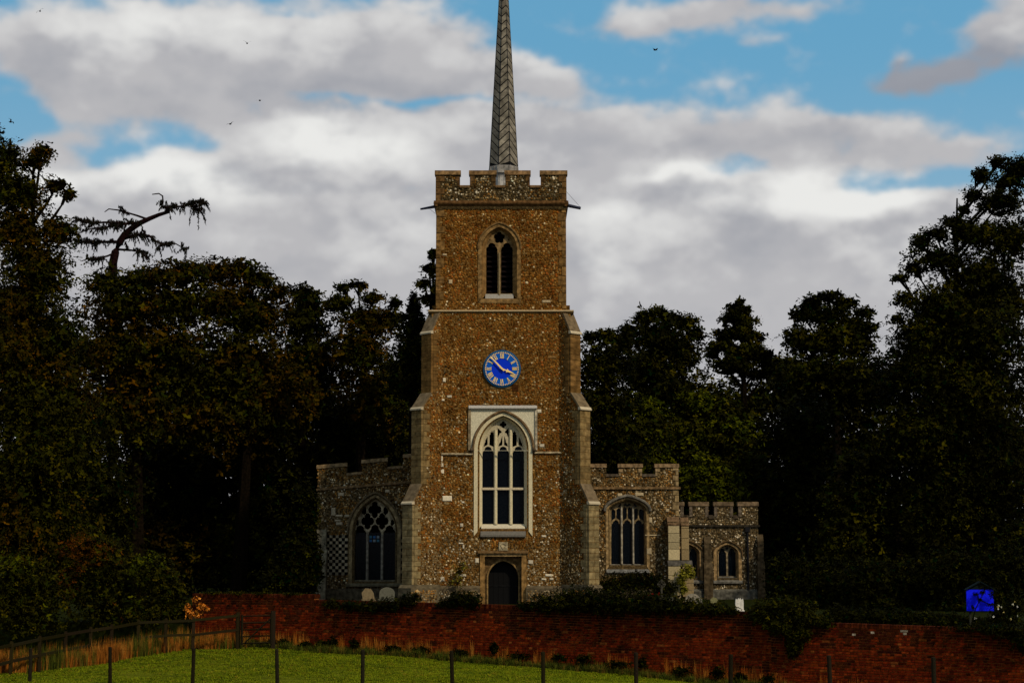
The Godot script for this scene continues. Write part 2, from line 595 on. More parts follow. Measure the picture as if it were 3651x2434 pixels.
func flints(parent: Node, outlines: Array, z: float, avoid: Array, low: Array, high: Array, y_low: float, y_high: float, gap := 0.118, place := Transform3D.IDENTITY) -> void:
	var s := Shape.new()
	var lo := Vector2(1e9, 1e9)
	var hi := -lo
	for p in outlines[0]:
		lo = lo.min(p)
		hi = hi.max(p)
	var row := 0
	var y := lo.y + gap * 0.5
	while y < hi.y - gap * 0.3:
		var x := lo.x + gap * (0.5 if row % 2 else 1.0)
		while x < hi.x - gap * 0.3:
			var p := Vector2(x + rng.randf_range(-0.3, 0.3) * gap, y + rng.randf_range(-0.3, 0.3) * gap)
			x += gap * rng.randf_range(0.85, 1.2)
			var ok := inside(p, outlines)
			if ok:
				for r in avoid:
					if r.has_point(p):
						ok = false
						break
			if ok:
				var patch := clump.get_noise_2d(p.x * 0.9 + (z + place.origin.x) * 7.0, p.y * 0.9) * 2.2
				var t := clampf((p.y - y_low) / (y_high - y_low) + patch * 0.5, 0.0, 1.0)
				s.col = pick(high if rng.randf() < t else low)
				var tone := 1.0 + 0.55 * clump.get_noise_2d(p.x * 1.7 + 60.0 + z, p.y * 1.3) + 0.35 * clump.get_noise_2d(p.x * 0.5, p.y * 5.0 + 9.0)
				s.col = Color(s.col.r * tone, s.col.g * tone, s.col.b * tone)
				var big := rng.randf() < 0.07
				s.flint(place * Vector3(p.x, p.y, z), place.basis.x, place.basis.y, place.basis.z, gap * rng.randf_range(0.36, 0.56) * (1.35 if big else 1.0), rng.randf_range(0.012, 0.035), rng)
		y += gap * 0.86
		row += 1
	part("flintwork", s, "flint", parent, "stuff")


func church() -> void:
	var t := thing("church", "flint church with battlemented tower, blue clock and lead spike spire", "church")
	tower(t)
	parapet_and_spire(t)
	for side in [-1, 1]:
		buttress(t, side)
	belfry_window(t)
	clock(t)
	west_window(t)
	west_door(t)
	north_aisle(t)
	south_aisle(t)
	vestry(t)
	var s := Shape.new()
	s.col = GREY
	s.box(Vector3(0, 3.4, -15.6), Vector3(7.6, 7.0, 17.0))
	part("nave", s, "mortar", t)


func quoins(parent: Node, x_out: float, side: int, y0: float, y1: float, z: float, wide: float, tall: float, c: Color) -> Array:
	# alternate long and short corner stones; gives back the ground they take from the flints
	var took := []
	var y := y0
	var k := 0
	while y < y1 - 0.1:
		var h := minf(tall * rng.randf_range(0.8, 1.25), y1 - y)
		var w := wide * (1.3 if k % 2 else 0.72) * rng.randf_range(0.9, 1.1)
		var s := Shape.new()
		s.col = shade(c, 0.22)
		var cx := x_out - side * w * 0.5
		s.block(Vector3(cx, y + h * 0.5, z - 0.12), Vector3(w, h - 0.018, 0.30), Basis.IDENTITY, 0.015)
		part("quoin", s, "stone", parent)
		took.append(Rect2(cx - w * 0.5, y, w, h).grow(0.03))
		y += h
		k += 1
	return took


func tower(t: Node3D) -> void:
	# lower stages: the west wall with its openings, then the other three walls
	var w := 3.53
	var top := 14.874
	var outer := [Vector2(-w, -0.4), Vector2(w, -0.4), Vector2(w, top), Vector2(-w, top)]
	var win := arch(0.116, 1.2, 3.868, 7.839, 1.68)
	var door := [Vector2(-1.023, -0.502), Vector2(-1.03, 2.614), Vector2(1.253, 2.614), Vector2(1.25, -0.502)]
	var s := Shape.new()
	s.col = Color(0.27, 0.135, 0.035)
	s.sheet([outer, win, door], -w, w, 0.03, -0.8, 0.0)
	s.box(Vector3(-w + 0.4, top * 0.5, -4.0), Vector3(0.8, top + 0.8, 6.38))
	s.box(Vector3(w - 0.4, top * 0.5, -4.0), Vector3(0.8, top + 0.8, 6.38))
	s.box(Vector3(0, top * 0.5, -6.79), Vector3(2.0 * w - 1.62, top + 0.8, 0.8))
	var wall := part("tower_wall", s, "mortar", t)
	var frame := arch(0.116, 1.47, 3.45, 7.839, 1.9)
	var label := [Vector2(-1.647, 7.74), Vector2(-1.654, 10.061), Vector2(1.84, 10.061), Vector2(1.836, 7.74)]
	var porch := [Vector2(-1.065, -0.502), Vector2(-1.072, 2.67), Vector2(1.295, 2.67), Vector2(1.292, -0.502)]
	var avoid := []
	for side in [-1, 1]:
		avoid += quoins(wall, side * w, side, 11.9, top - 0.2, 0.0, 0.34, 0.36, OCHRE)
	# loose pale stones set among the flints
	var pale := [Rect2(-3.345, 6.937, 0.158, 0.201), Rect2(-3.169, 6.95, 0.272, 0.197), Rect2(-3.26, 6.615, 0.397, 0.23), Rect2(1.944, 7.936, 0.244, 0.168), Rect2(3.203, 7.432, 0.169, 0.147), Rect2(3.161, 7.222, 0.211, 0.168), Rect2(3.18, 6.782, 0.148, 0.21), Rect2(-3.297, 5.632, 0.25, 0.188), Rect2(-2.939, 5.235, 0.48, 0.271), Rect2(-3.147, 5.131, 0.145, 0.292), Rect2(-3.633, 5.924, 0.188, 0.146), Rect2(-3.698, 6.154, 0.188, 0.188), Rect2(-3.267, 7.978, 0.314, 0.231), Rect2(1.821, 9.672, 0.219, 0.182), Rect2(3.115, 6.112, 0.273, 0.188), Rect2(3.597, 6.091, 0.147, 0.105), Rect2(-1.975, 5.131, 0.146, 0.104), Rect2(3.614, 5.193, 0.168, 0.167), Rect2(3.342, 5.11, 0.231, 0.125), Rect2(-3.171, 7.243, 0.242, 0.294)]
	pale += [Rect2(-3.977, 3.763, 0.237, 0.271), Rect2(-4.286, 3.488, 0.38, 0.285), Rect2(-3.059, 1.266, 0.237, 0.212), Rect2(2.211, 1.492, 0.333, 0.127), Rect2(2.434, 1.313, 0.191, 0.118), Rect2(-4.305, 2.825, 0.571, 0.118), Rect2(-1.292, 2.163, 0.19, 0.236), Rect2(1.365, 2.116, 0.248, 0.189), Rect2(-4.276, 1.974, 0.427, 0.236), Rect2(-2.114, 3.1, 0.238, 0.081), Rect2(-1.923, 2.872, 0.095, 0.189), Rect2(-2.046, 3.953, 0.157, 0.176), Rect2(2.034, 3.441, 0.239, 0.104), Rect2(-3.335, 4.034, 0.309, 0.166), Rect2(2.03, 1.313, 0.238, 0.094), Rect2(-2.108, 1.492, 0.38, 0.127)]
	pale += [Rect2(-2.946, 11.238, 0.147, 0.212), Rect2(3.067, 10.573, 0.169, 0.186), Rect2(-2.731, 10.437, 0.252, 0.135), Rect2(-3.005, 10.277, 0.147, 0.106)]
	for r in pale:
		var b := Shape.new()
		b.col = shade(Color(0.66, 0.58, 0.42), 0.22)
		b.block(Vector3(r.get_center().x, r.get_center().y, -0.06), Vector3(r.size.x, r.size.y, 0.2), Basis(Vector3.BACK, rng.randf_range(-0.05, 0.05)), 0.03)
		part("pale_stone", b, "white_stone", wall)
		avoid.append(r.grow(0.02))
	var brown := [Rect2(0.566, 10.788, 0.321, 0.326), Rect2(-0.539, 10.881, 1.013, 0.127), Rect2(2.376, 12.452, 0.423, 0.106)]
	for k in 3:
		var b := Shape.new()
		b.col = [Color(0.09, 0.035, 0.01), Color(0.33, 0.22, 0.09), Color(0.36, 0.2, 0.07)][k]
		b.block(Vector3(brown[k].get_center().x, brown[k].get_center().y, -0.07), Vector3(brown[k].size.x, brown[k].size.y, 0.2))
		part("brown_stone", b, "stone", wall)
		avoid.append(brown[k].grow(0.02))
	avoid.append(Rect2(-0.926, 10.896, 1.937, 2.011))
	avoid.append(Rect2(-3.16, 7.546, 1.785, 0.139))
	avoid.append(Rect2(1.692, 7.6, 1.66, 0.168))
	avoid.append(Rect2(-0.136, 2.754, 0.5, 0.474))
	flints(wall, [outer, frame], 0.0, avoid + [Rect2(label[0], label[2] - label[0]), Rect2(porch[0], porch[2] - porch[0])], worn, rust, 1.0, 9.5)
	# string courses, plinth
	s = Shape.new()
	s.col = Color(0.50, 0.38, 0.21)
	s.prism(PackedVector2Array([Vector2(0.02, top - 0.09), Vector2(0.11, top - 0.03), Vector2(0.11, top + 0.0), Vector2(-0.16, top + 0.07), Vector2(-0.16, top - 0.09)]), -3.70, 3.70, YZ)
	part("string_course", s, "white_stone", t)
	for side in [-1, 1]:
		s = Shape.new()
		s.col = OCHRE
		s.box(Vector3(side * 3.60, top - 0.04, -3.5), Vector3(0.2, 0.16, 7.0))
		part("string_course", s, "stone", t)
	s = Shape.new()
	s.col = Color(0.50, 0.40, 0.24)
	for e in [[-3.0, -1.407, 7.613], [1.695, 3.36, 7.684]]:
		s = Shape.new()
		s.col = Color(0.50, 0.40, 0.24)
		s.prism(PackedVector2Array([Vector2(0.09, e[2] - 0.05), Vector2(0.09, e[2]), Vector2(-0.05, e[2] + 0.07), Vector2(-0.05, e[2] - 0.05)]), e[0], e[1], YZ)
		part("string_course", s, "stone", t)
	for e in [[-4.2, -1.04], [1.266, 4.2]]:
		var ya := 0.911
		s = Shape.new()
		s.col = Color(0.17, 0.13, 0.075)
		s.prism(PackedVector2Array([Vector2(0.24, ya - 1.4), Vector2(0.24, ya), Vector2(0.20, ya + 0.03), Vector2(0.02, ya + 0.13), Vector2(-0.1, ya + 0.13), Vector2(-0.1, ya - 1.4)]), e[0], e[1], YZ)
		part("plinth", s, "stone", t)
	var plinth := t.get_node("plinth")
	flints(plinth, [[Vector2(-3.6, -0.1), Vector2(-1.036, -0.1), Vector2(-1.036, 0.855), Vector2(-3.6, 0.855)]], 0.24, [], greys, mixed, 0.0, 9.0)
	flints(plinth, [[Vector2(1.292, -0.1), Vector2(3.6, -0.1), Vector2(3.6, 0.855), Vector2(1.292, 0.855)]], 0.24, [], greys, mixed, 0.0, 9.0)
	# belfry stage
	var bw := 3.33
	var b1 := 20.408
	var bo := [Vector2(-bw, top - 0.1), Vector2(bw, top - 0.1), Vector2(bw, b1), Vector2(-bw, b1)]
	var bwin := arch(-0.084, 0.88, 15.53, 18.077, 1.14)
	s = Shape.new()
	s.col = Color(0.26, 0.125, 0.03)
	s.sheet([bo, bwin], -bw, bw, 0.03, -0.95, -0.15)
	var bm := (b1 + top - 0.1) * 0.5
	for side in [-1, 1]:
		s.box(Vector3(side * (bw - 0.4), bm, -3.9), Vector3(0.8, b1 - top + 0.1, 5.88))
	s.box(Vector3(0, bm, -6.45), Vector3(2.0 * bw - 1.62, b1 - top + 0.1, 0.7))
	var bwall := part("belfry_wall", s, "mortar", t)
	avoid = []
	for side in [-1, 1]:
		avoid += quoins(bwall, side * bw, side, top + 0.12, b1 - 0.12, -0.15, 0.32, 0.40, Color(0.30, 0.165, 0.055))
	for r in [Rect2(-2.991, 17.726, 0.213, 0.121), Rect2(-2.678, 16.285, 0.191, 0.215), Rect2(2.088, 15.304, 0.434, 0.142)]:
		var b := Shape.new()
		b.col = shade(Color(0.5, 0.38, 0.22))
		b.block(Vector3(r.get_center().x, r.get_center().y, -0.21), Vector3(r.size.x, r.size.y, 0.2), Basis.IDENTITY, 0.03)
		part("pale_stone", b, "white_stone", bwall)
		avoid.append(r.grow(0.02))
	flints(bwall, [bo, arch(-0.084, 1.09, 15.299, 18.077, 1.33)], -0.15, avoid, mixed, rust, 6.0, 14.0)


func parapet_and_spire(t: Node3D) -> void:
	var z := -0.10
	var hw := 3.36
	var y0 := 20.457
	var ym := 21.95
	var ye := 21.276
	var e := [-2.123, -1.605, -0.282, 0.222, 1.473, 2.035]
	var o := [Vector2(-hw, y0 - 0.3), Vector2(hw, y0 - 0.3), Vector2(hw, ym), Vector2(e[5], ym), Vector2(e[5], ye), Vector2(e[4], ye), Vector2(e[4], ym), Vector2(e[3], ym), Vector2(e[3], ye), Vector2(e[2], ye), Vector2(e[2], ym), Vector2(e[1], ym), Vector2(e[1], ye), Vector2(e[0], ye), Vector2(e[0], ym), Vector2(-hw, ym)]
	var s := Shape.new()
	s.col = Color(0.11, 0.075, 0.035)
	s.sheet([o], -hw, hw, 0.02, z - 0.42, z)
	var front := part("parapet", s, "mortar", t)
	var avoid := []
	for side in [-1, 1]:
		avoid += quoins(front, side * hw, side, y0 + 0.1, ym - 0.05, z, 0.34, 0.34, Color(0.22, 0.12, 0.045))
	for k in 3:
		for side in [0, 1]:
			var x: float = e[k * 2 + side]
			if side == 0:
				avoid += quoins(front, x, 1, ye + 0.02, ym - 0.02, z, 0.18, 0.3, Color(0.16, 0.09, 0.035))
			else:
				avoid += quoins(front, x, -1, ye + 0.02, ym - 0.02, z, 0.18, 0.3, Color(0.16, 0.09, 0.035))
	flints(front, [o], z, avoid + [Rect2(-hw, y0 - 0.4, 2 * hw, 0.55)], greys, mixed, 0.0, 60.0)
	var runs := [[-hw, e[0], ym], [e[1], e[2], ym], [e[3], e[4], ym], [e[5], hw, ym], [e[0], e[1], ye], [e[2], e[3], ye], [e[4], e[5], ye]]
	for r in runs:
		s = Shape.new()
		s.col = shade(Color(0.25, 0.15, 0.065), 0.2)
		var xa: float = r[0] - (0.05 if r[2] == ym else -0.002)
		var xb: float = r[1] + (0.05 if r[2] == ym else -0.002)
		var yy: float = r[2]
		var hh := 0.25 if yy == ym else 0.15
		s.prism(PackedVector2Array([Vector2(z + 0.07, yy - 0.02), Vector2(z + 0.07, yy + 0.03), Vector2(z - 0.02, yy + hh - 0.02), Vector2(z - 0.21, yy + hh + 0.02), Vector2(z - 0.40, yy + hh - 0.02), Vector2(z - 0.49, yy + 0.03), Vector2(z - 0.49, yy - 0.02)]), xa, xb, YZ)
		part("coping", s, "stone", front)
	# the same parapet on the other three sides
	var c := Vector3(0, 0, z - hw)
	for k in [1, 2, 3]:
		var turn := Basis(Vector3.UP, k * PI / 2)
		put("parapet", front.mesh, t, Transform3D(turn * Basis.from_scale(Vector3(0.998, 0.998, 1)), c - turn * c))
	# string course under the parapet
	s = Shape.new()
	s.col = Color(0.17, 0.09, 0.035)
	for k in 4:
		var turn := Basis(Vector3.UP, k * PI / 2)
		s.prism(PackedVector2Array([Vector2(0.0, y0 - 0.16), Vector2(0.10, y0 - 0.04), Vector2(0.10, y0 + 0.03), Vector2(0.0, y0 + 0.14), Vector2(-0.1, y0 + 0.14), Vector2(-0.1, y0 - 0.16)]), -hw - 0.09 + 0.001 * k, hw + 0.09 - 0.001 * k, Transform3D(turn, c) * Transform3D(Basis(Vector3(0, 0, 1), Vector3(0, 1, 0), Vector3(1, 0, 0)), Vector3(0, 0, hw)))
	part("string_course", s, "stone", t)
	s = Shape.new()
	s.col = Color(0.2, 0.19, 0.18)
	s.box(Vector3(0, y0 - 0.1, c.z), Vector3(2 * hw - 0.9, 0.2, 2 * hw - 0.9))
	part("tower_roof", s, "lead", t)
	# rain spouts with their wire stays
	s = Shape.new()
	s.col = Color(0.06, 0.07, 0.12)
	s.tube([Vector3(-3.374, 20.596, -1.6), Vector3(-4.22, 20.448, -1.6)], [0.09, 0.05], 6)
	part("rain_spout", s, "lead", t)
	s = Shape.new()
	s.col = Color(0.06, 0.07, 0.12)
	s.tube([Vector3(3.341, 20.671, -1.6), Vector3(4.143, 20.492, -1.6)], [0.10, 0.08], 6)
	part("rain_spout", s, "lead", t)
	s = Shape.new()
	s.col = Color(0.1, 0.1, 0.1)
	s.tube([Vector3(3.388, 21.384, -1.6), Vector3(4.1, 20.581, -1.6)], [0.008, 0.008], 4)
	part("wire_stay", s, "lead", t)
	s = Shape.new()
	s.col = Color(0.1, 0.1, 0.1)
	s.tube([Vector3(-3.724, 20.448, -1.6), Vector3(-3.431, 20.211, -1.6)], [0.008, 0.008], 4)
	part("wire_stay", s, "lead", t)
	# the spike: an eight-sided timber core under herringbone sheets of lead
	var foot := Vector3(0.11, 23.051, -3.45)
	var high := 36.945 - foot.y
	var a0 := 0.735
	var turn8 := 0.06
	var at := func(face: int, u: float, v: float, out: float) -> Vector3:
		var ap: float = a0 * (1.0 - v / high) + out
		var g := face * PI / 4.0 + turn8
		var n := Vector3(sin(g), 0, cos(g))
		var r := Vector3(cos(g), 0, -sin(g))
		return foot + n * ap + r * u * maxf(ap, 0.02) * tan(PI / 8.0) + Vector3.UP * v
	s = Shape.new()
	s.col = Color(0.008, 0.008, 0.01)
	for f in 8:
		s.quad(at.call(f, -1, 0, 0), at.call(f, 1, 0, 0), at.call(f, 1, high - 0.01, 0), at.call(f, -1, high - 0.01, 0))
	var spire := part("spire", s, "lead", t, "", "slim octagonal lead spike with herringbone sheets")
	s = Shape.new()
	s.col = Color(0.02, 0.02, 0.025)
	for f in 8:
		s.tube([at.call(f, 1, 0, 0.0), at.call(f, 1, high * 0.5, 0.0), at.call(f, 1, high - 0.1, 0.0)], [0.03, 0.025, 0.01], 5)
	part("ridge_roll", s, "lead", spire)
	for f in 8:
		var odd := f % 2 == 1
		var v := -0.4
		while v < high - 0.6:
			var step := 0.43
			var half := a0 * (1.0 - maxf(v, 0.0) / high) * tan(PI / 8.0)
			var slant := half * 1.9
			var pts := []
			for k in [[-0.93, 0.0], [0.93, 0.0], [0.93, 1.0], [-0.93, 1.0]]:
				var rise: float = slant * (0.5 + 0.5 * k[0] * (-1.0 if odd else 1.0))
				var vv: float = v + rise + (0.042 if k[1] == 0.0 else step - 0.042)
				pts.append(at.call(f, k[0], clampf(vv, 0.0, high - 0.3), 0.016))
			v += step
			if pts[0].distance_to(pts[3]) < 0.03 and pts[1].distance_to(pts[2]) < 0.03:
				continue
			s = Shape.new()
			s.col = shade(Color(0.28, 0.25, 0.195), 0.28)
			s.quad(pts[0], pts[1], pts[2], pts[3])
			var gg := f * PI / 4.0 + turn8
			var inn := Vector3(-sin(gg), 0, -cos(gg)) * 0.016
			for k in 4:
				s.quad(pts[k] + inn, pts[(k + 1) % 4] + inn, pts[(k + 1) % 4], pts[k])
			part("lead_sheet", s, "lead", spire)
	# the collar that the spike stands on
	for band in [[foot.y - 0.42, foot.y + 0.0, 0.78, Color(0.45, 0.42, 0.38)], [foot.y - 2.2, foot.y - 0.43, 0.70, Color(0.62, 0.60, 0.56)]]:
		s = Shape.new()
		s.col = band[3]
		for f in 8:
			var g := f * PI / 4.0 + turn8
			var n := Vector3(sin(g), 0, cos(g))
			var r := Vector3(cos(g), 0, -sin(g)) * tan(PI / 8.0)
			var m := Vector3(foot.x, 0, foot.z)
			var ap: float = band[2]
			s.quad(m + (n - r) * ap + Vector3.UP * band[0], m + (n + r) * ap + Vector3.UP * band[0], m + (n + r) * ap * 0.96 + Vector3.UP * band[1], m + (n - r) * ap * 0.96 + Vector3.UP * band[1])
			s.quad(m + (n - r) * ap * 0.96 + Vector3.UP * band[1], m + (n + r) * ap * 0.96 + Vector3.UP * band[1], m + Vector3.UP * band[1], m + Vector3.UP * band[1] + n * 0.001)
			for k in 3:
				var u := -0.8 + 0.8 * k
				s.box(m + (n + r * u) * (ap * 0.98) + Vector3.UP * (band[0] + band[1]) * 0.5, Vector3(0.03, (band[1] - band[0]) * 0.9, 0.03), Basis(Vector3.UP, g))
		part("spire_collar", s, "lead", spire)


func buttress(t: Node3D, side: int) -> void:
	# a diagonal buttress in three stages at a west corner of the tower
	var corner := Vector3(side * 3.50, 0, 0.02)
	var w := 0.76
	var b := Basis(Vector3.UP, side * PI / 4)
	var at := Transform3D(b, corner)
	var l1 := 0.38
	var l2 := 1.02
	var l3 := 1.58
	var ya := 14.703
	var yb := 13.716
	var yc := 10.634
	var yd := 9.825
	var ye := 6.05
	var yf := 5.108
	var s := Shape.new()
	s.col = Color(0.25, 0.135, 0.04)
	# its side view: three steps with sloping heads
	var profile := PackedVector2Array([Vector2(-0.6, -0.4), Vector2(l3, -0.4), Vector2(l3, yf), Vector2(l2, ye), Vector2(l2, yd), Vector2(l1, yc), Vector2(l1, yb), Vector2(-0.12, ya), Vector2(-0.6, ya)])
	s.prism(profile.duplicate(), -w * 0.5 + 0.02, w * 0.5 - 0.02, at * YZ)
	var core := part("buttress", s, "mortar", t)
	# sloping weatherings with a drip at their foot
	for st in [[yb, ya, l1, -0.12], [yd, yc, l2, l1], [yf, ye, l3, l2]]:
		s = Shape.new()
		s.col = shade(Color(0.25, 0.185, 0.105), 0.12)
		s.prism(PackedVector2Array([Vector2(st[2] - 0.03, st[0] - 0.02), Vector2(st[2] + 0.04, st[0] + 0.02), Vector2(st[3] + 0.03, st[1] + 0.03), Vector2(st[3] - 0.05, st[1] - 0.03)]), -w * 0.5 - 0.01, w * 0.5 + 0.01, at * YZ)
		part("weathering", s, "stone", core)
		s = Shape.new()
		s.col = shade(Color(0.50, 0.42, 0.28), 0.12)
		s.prism(PackedVector2Array([Vector2(st[2] - 0.1, st[0] - 0.07), Vector2(st[2] + 0.08, st[0] - 0.07), Vector2(st[2] + 0.08, st[0] + 0.0), Vector2(st[2] - 0.0, st[0] + 0.09), Vector2(st[2] - 0.1, st[0] + 0.09)]), -w * 0.5 - 0.03, w * 0.5 + 0.03, at * YZ)
		part("drip_stone", s, "white_stone", core)
	s = Shape.new()
	s.col = Color(0.19, 0.15, 0.09)
	var ypl := 1.103
	s.prism(PackedVector2Array([Vector2(l3 + 0.16, -0.4), Vector2(l3 + 0.16, ypl - 0.16), Vector2(l3, ypl), Vector2(-0.2, ypl), Vector2(-0.2, -0.4)]), -w * 0.5 - 0.1, w * 0.5 + 0.1, at * YZ)
	part("plinth", s, "stone", core)
	flints(core, [[Vector2(0, -0.1), Vector2(side * (l3 + 0.12), -0.1), Vector2(side * (l3 + 0.12), ypl - 0.2), Vector2(0, ypl - 0.2)]], 0.0, [], mixed, mixed, 0.0, 9.0, 0.118, at * Transform3D(Basis(Vector3.UP, -side * PI / 2), Vector3(-side * (w * 0.5 + 0.1), 0, 0)))
	var took := []
	# ashlar facing on the end and on the side that looks at the field
	for st in [[yc - 0.0, yb - 0.06, l1, Color(0.24, 0.13, 0.04)], [ye, yd - 0.06, l2, Color(0.29, 0.195, 0.078)], [ypl, yf - 0.06, l3, Color(0.34, 0.255, 0.118)]]:
		var y: float = st[0]
		var k := 0
		while y < st[1] - 0.08:
			var h := minf(rng.randf_range(0.24, 0.36), st[1] - y)
			var cut := w * rng.randf_range(0.36, 0.64)
			var spans := [[-w * 0.5, -w * 0.5 + cut], [-w * 0.5 + cut, w * 0.5]]
			if rng.randf() < 0.18:
				spans = [[-w * 0.5, w * 0.5]]
			for sp in spans:
				s = Shape.new()
				s.col = shade(st[3], 0.28)
				s.block(at * Vector3((sp[0] + sp[1]) * 0.5, y + h * 0.5, st[2] - 0.06), Vector3(sp[1] - sp[0] - 0.014, h - 0.014, 0.14), b, 0.012)
				part("ashlar_block", s, "stone", core)
			# return of the corner stone
			var deep: float = minf(st[2] * 0.9, 0.42 if k % 2 else 0.22)
			var z0: float = st[2] - 0.14 - deep
			took.append(Rect2(z0 if side > 0 else -z0 - deep - 0.2, y, deep + 0.2, h).grow(0.03))
			s = Shape.new()
			s.col = shade(st[3], 0.25)
			s.block(at * Vector3(-side * (w * 0.5 - 0.045), y + h * 0.5, st[2] - 0.14 - deep * 0.5), Vector3(deep, h - 0.014, 0.1), b * Basis(Vector3.UP, -side * PI / 2), 0.01)
			part("ashlar_block", s, "stone", core)
			y += h
			k += 1
	# flints on the side that looks at the field, clear of the corner stones
	var face := []
	for p in profile:
		face.append(Vector2(side * (p.x if p.x < 0.0 else maxf(p.x - 0.06, 0.0)), p.y))
	flints(core, [face], 0.0, took, worn, rust, 1.0, 9.5, 0.118, at * Transform3D(Basis(Vector3.UP, -side * PI / 2), Vector3(-side * (w * 0.5 - 0.018), 0, 0)))


func belfry_window(t: Node3D) -> void:
	var cx := -0.084
	var ys := 18.077
	var s := Shape.new()
	s.col = Color(0.36, 0.215, 0.08)
	s.band(arch(cx, 1.09, 15.299, ys, 1.33, 12), arch(cx, 0.90, 15.501, ys, 1.15, 12), -0.11, -0.3)
	s.col = Color(0.33, 0.185, 0.065)
	s.band(arch(cx, 0.90, 15.501, ys, 1.15, 12), arch(cx, 0.68, 15.789, ys, 1.03, 12), -0.17, -0.75, -0.42)
	var f := part("belfry_window", s, "stone", t)
	s = Shape.new()
	s.col = Color(0.27, 0.16, 0.06)
	s.moulding(arch(cx, 1.10, ys - 0.5, ys, 1.36, 12).slice(1, -1), 0.10, -0.05, -0.2)
	part("hood_mould", s, "stone", f)
	# tracery: two cusped lights under a foiled eyelet
	s = Shape.new()
	s.col = Color(0.31, 0.20, 0.09)
	var o := arch(cx, 0.72, 15.732, ys, 1.06, 12)
	var holes := [light_head(-0.771, -0.18, 15.827, 18.15, 0.30), light_head(0.0, 0.596, 15.827, 18.15, 0.30), foil(Vector2(-0.091, 18.719), 0.29, 0.31, 5, 0.36), [Vector2(-0.18, 18.543), Vector2(0.005, 18.543), Vector2(-0.086, 18.341)], [Vector2(-0.626, 18.577), Vector2(-0.564, 18.687), Vector2(-0.549, 18.586)], [Vector2(0.38, 18.687), Vector2(0.431, 18.566), Vector2(0.352, 18.594)]]
	holes[3] = foil(Vector2(-0.091, 18.442), 0.09, 0.14, 2, 0.1)
	s.sheet([o] + [holes[0], holes[1], holes[2], holes[4], holes[5]], cx - 0.75, cx + 0.75, 0.012, -0.56, -0.40)
	part("tracery", s, "stone", f)
	s = Shape.new()
	s.col = Color(0.25, 0.19, 0.10)
	s.box(Vector3(cx, (15.371 + 18.106) * 0.5 - 0.05, -0.43), Vector3(0.075, 2.5, 0.2))
	part("mullion", s, "white_stone", f)
	s = Shape.new()
	s.col = Color(0.30, 0.28, 0.24)
	s.prism(PackedVector2Array([Vector2(-0.20, 15.537), Vector2(-0.42, 15.827), Vector2(-0.8, 15.827), Vector2(-0.8, 15.493), Vector2(-0.20, 15.493)]), cx - 0.72, cx + 0.72, YZ)
	part("sill", s, "white_stone", f)
	s = Shape.new()
	s.col = Color(0.36, 0.215, 0.08)
	s.box(Vector3(cx, 15.4, -0.21), Vector3(2.16, 0.22, 0.2))
	part("sill", s, "stone", f)
	# dark louvre boards inside
	for k in 12:
		s = Shape.new()
		s.col = Color(0.012, 0.01, 0.008)
		s.box(Vector3(cx, 15.914 + 0.12 + k * 0.26, -0.82), Vector3(1.5, 0.02, 0.34), Basis(Vector3.RIGHT, 0.75))
		part("louvre", s, "wood", f)


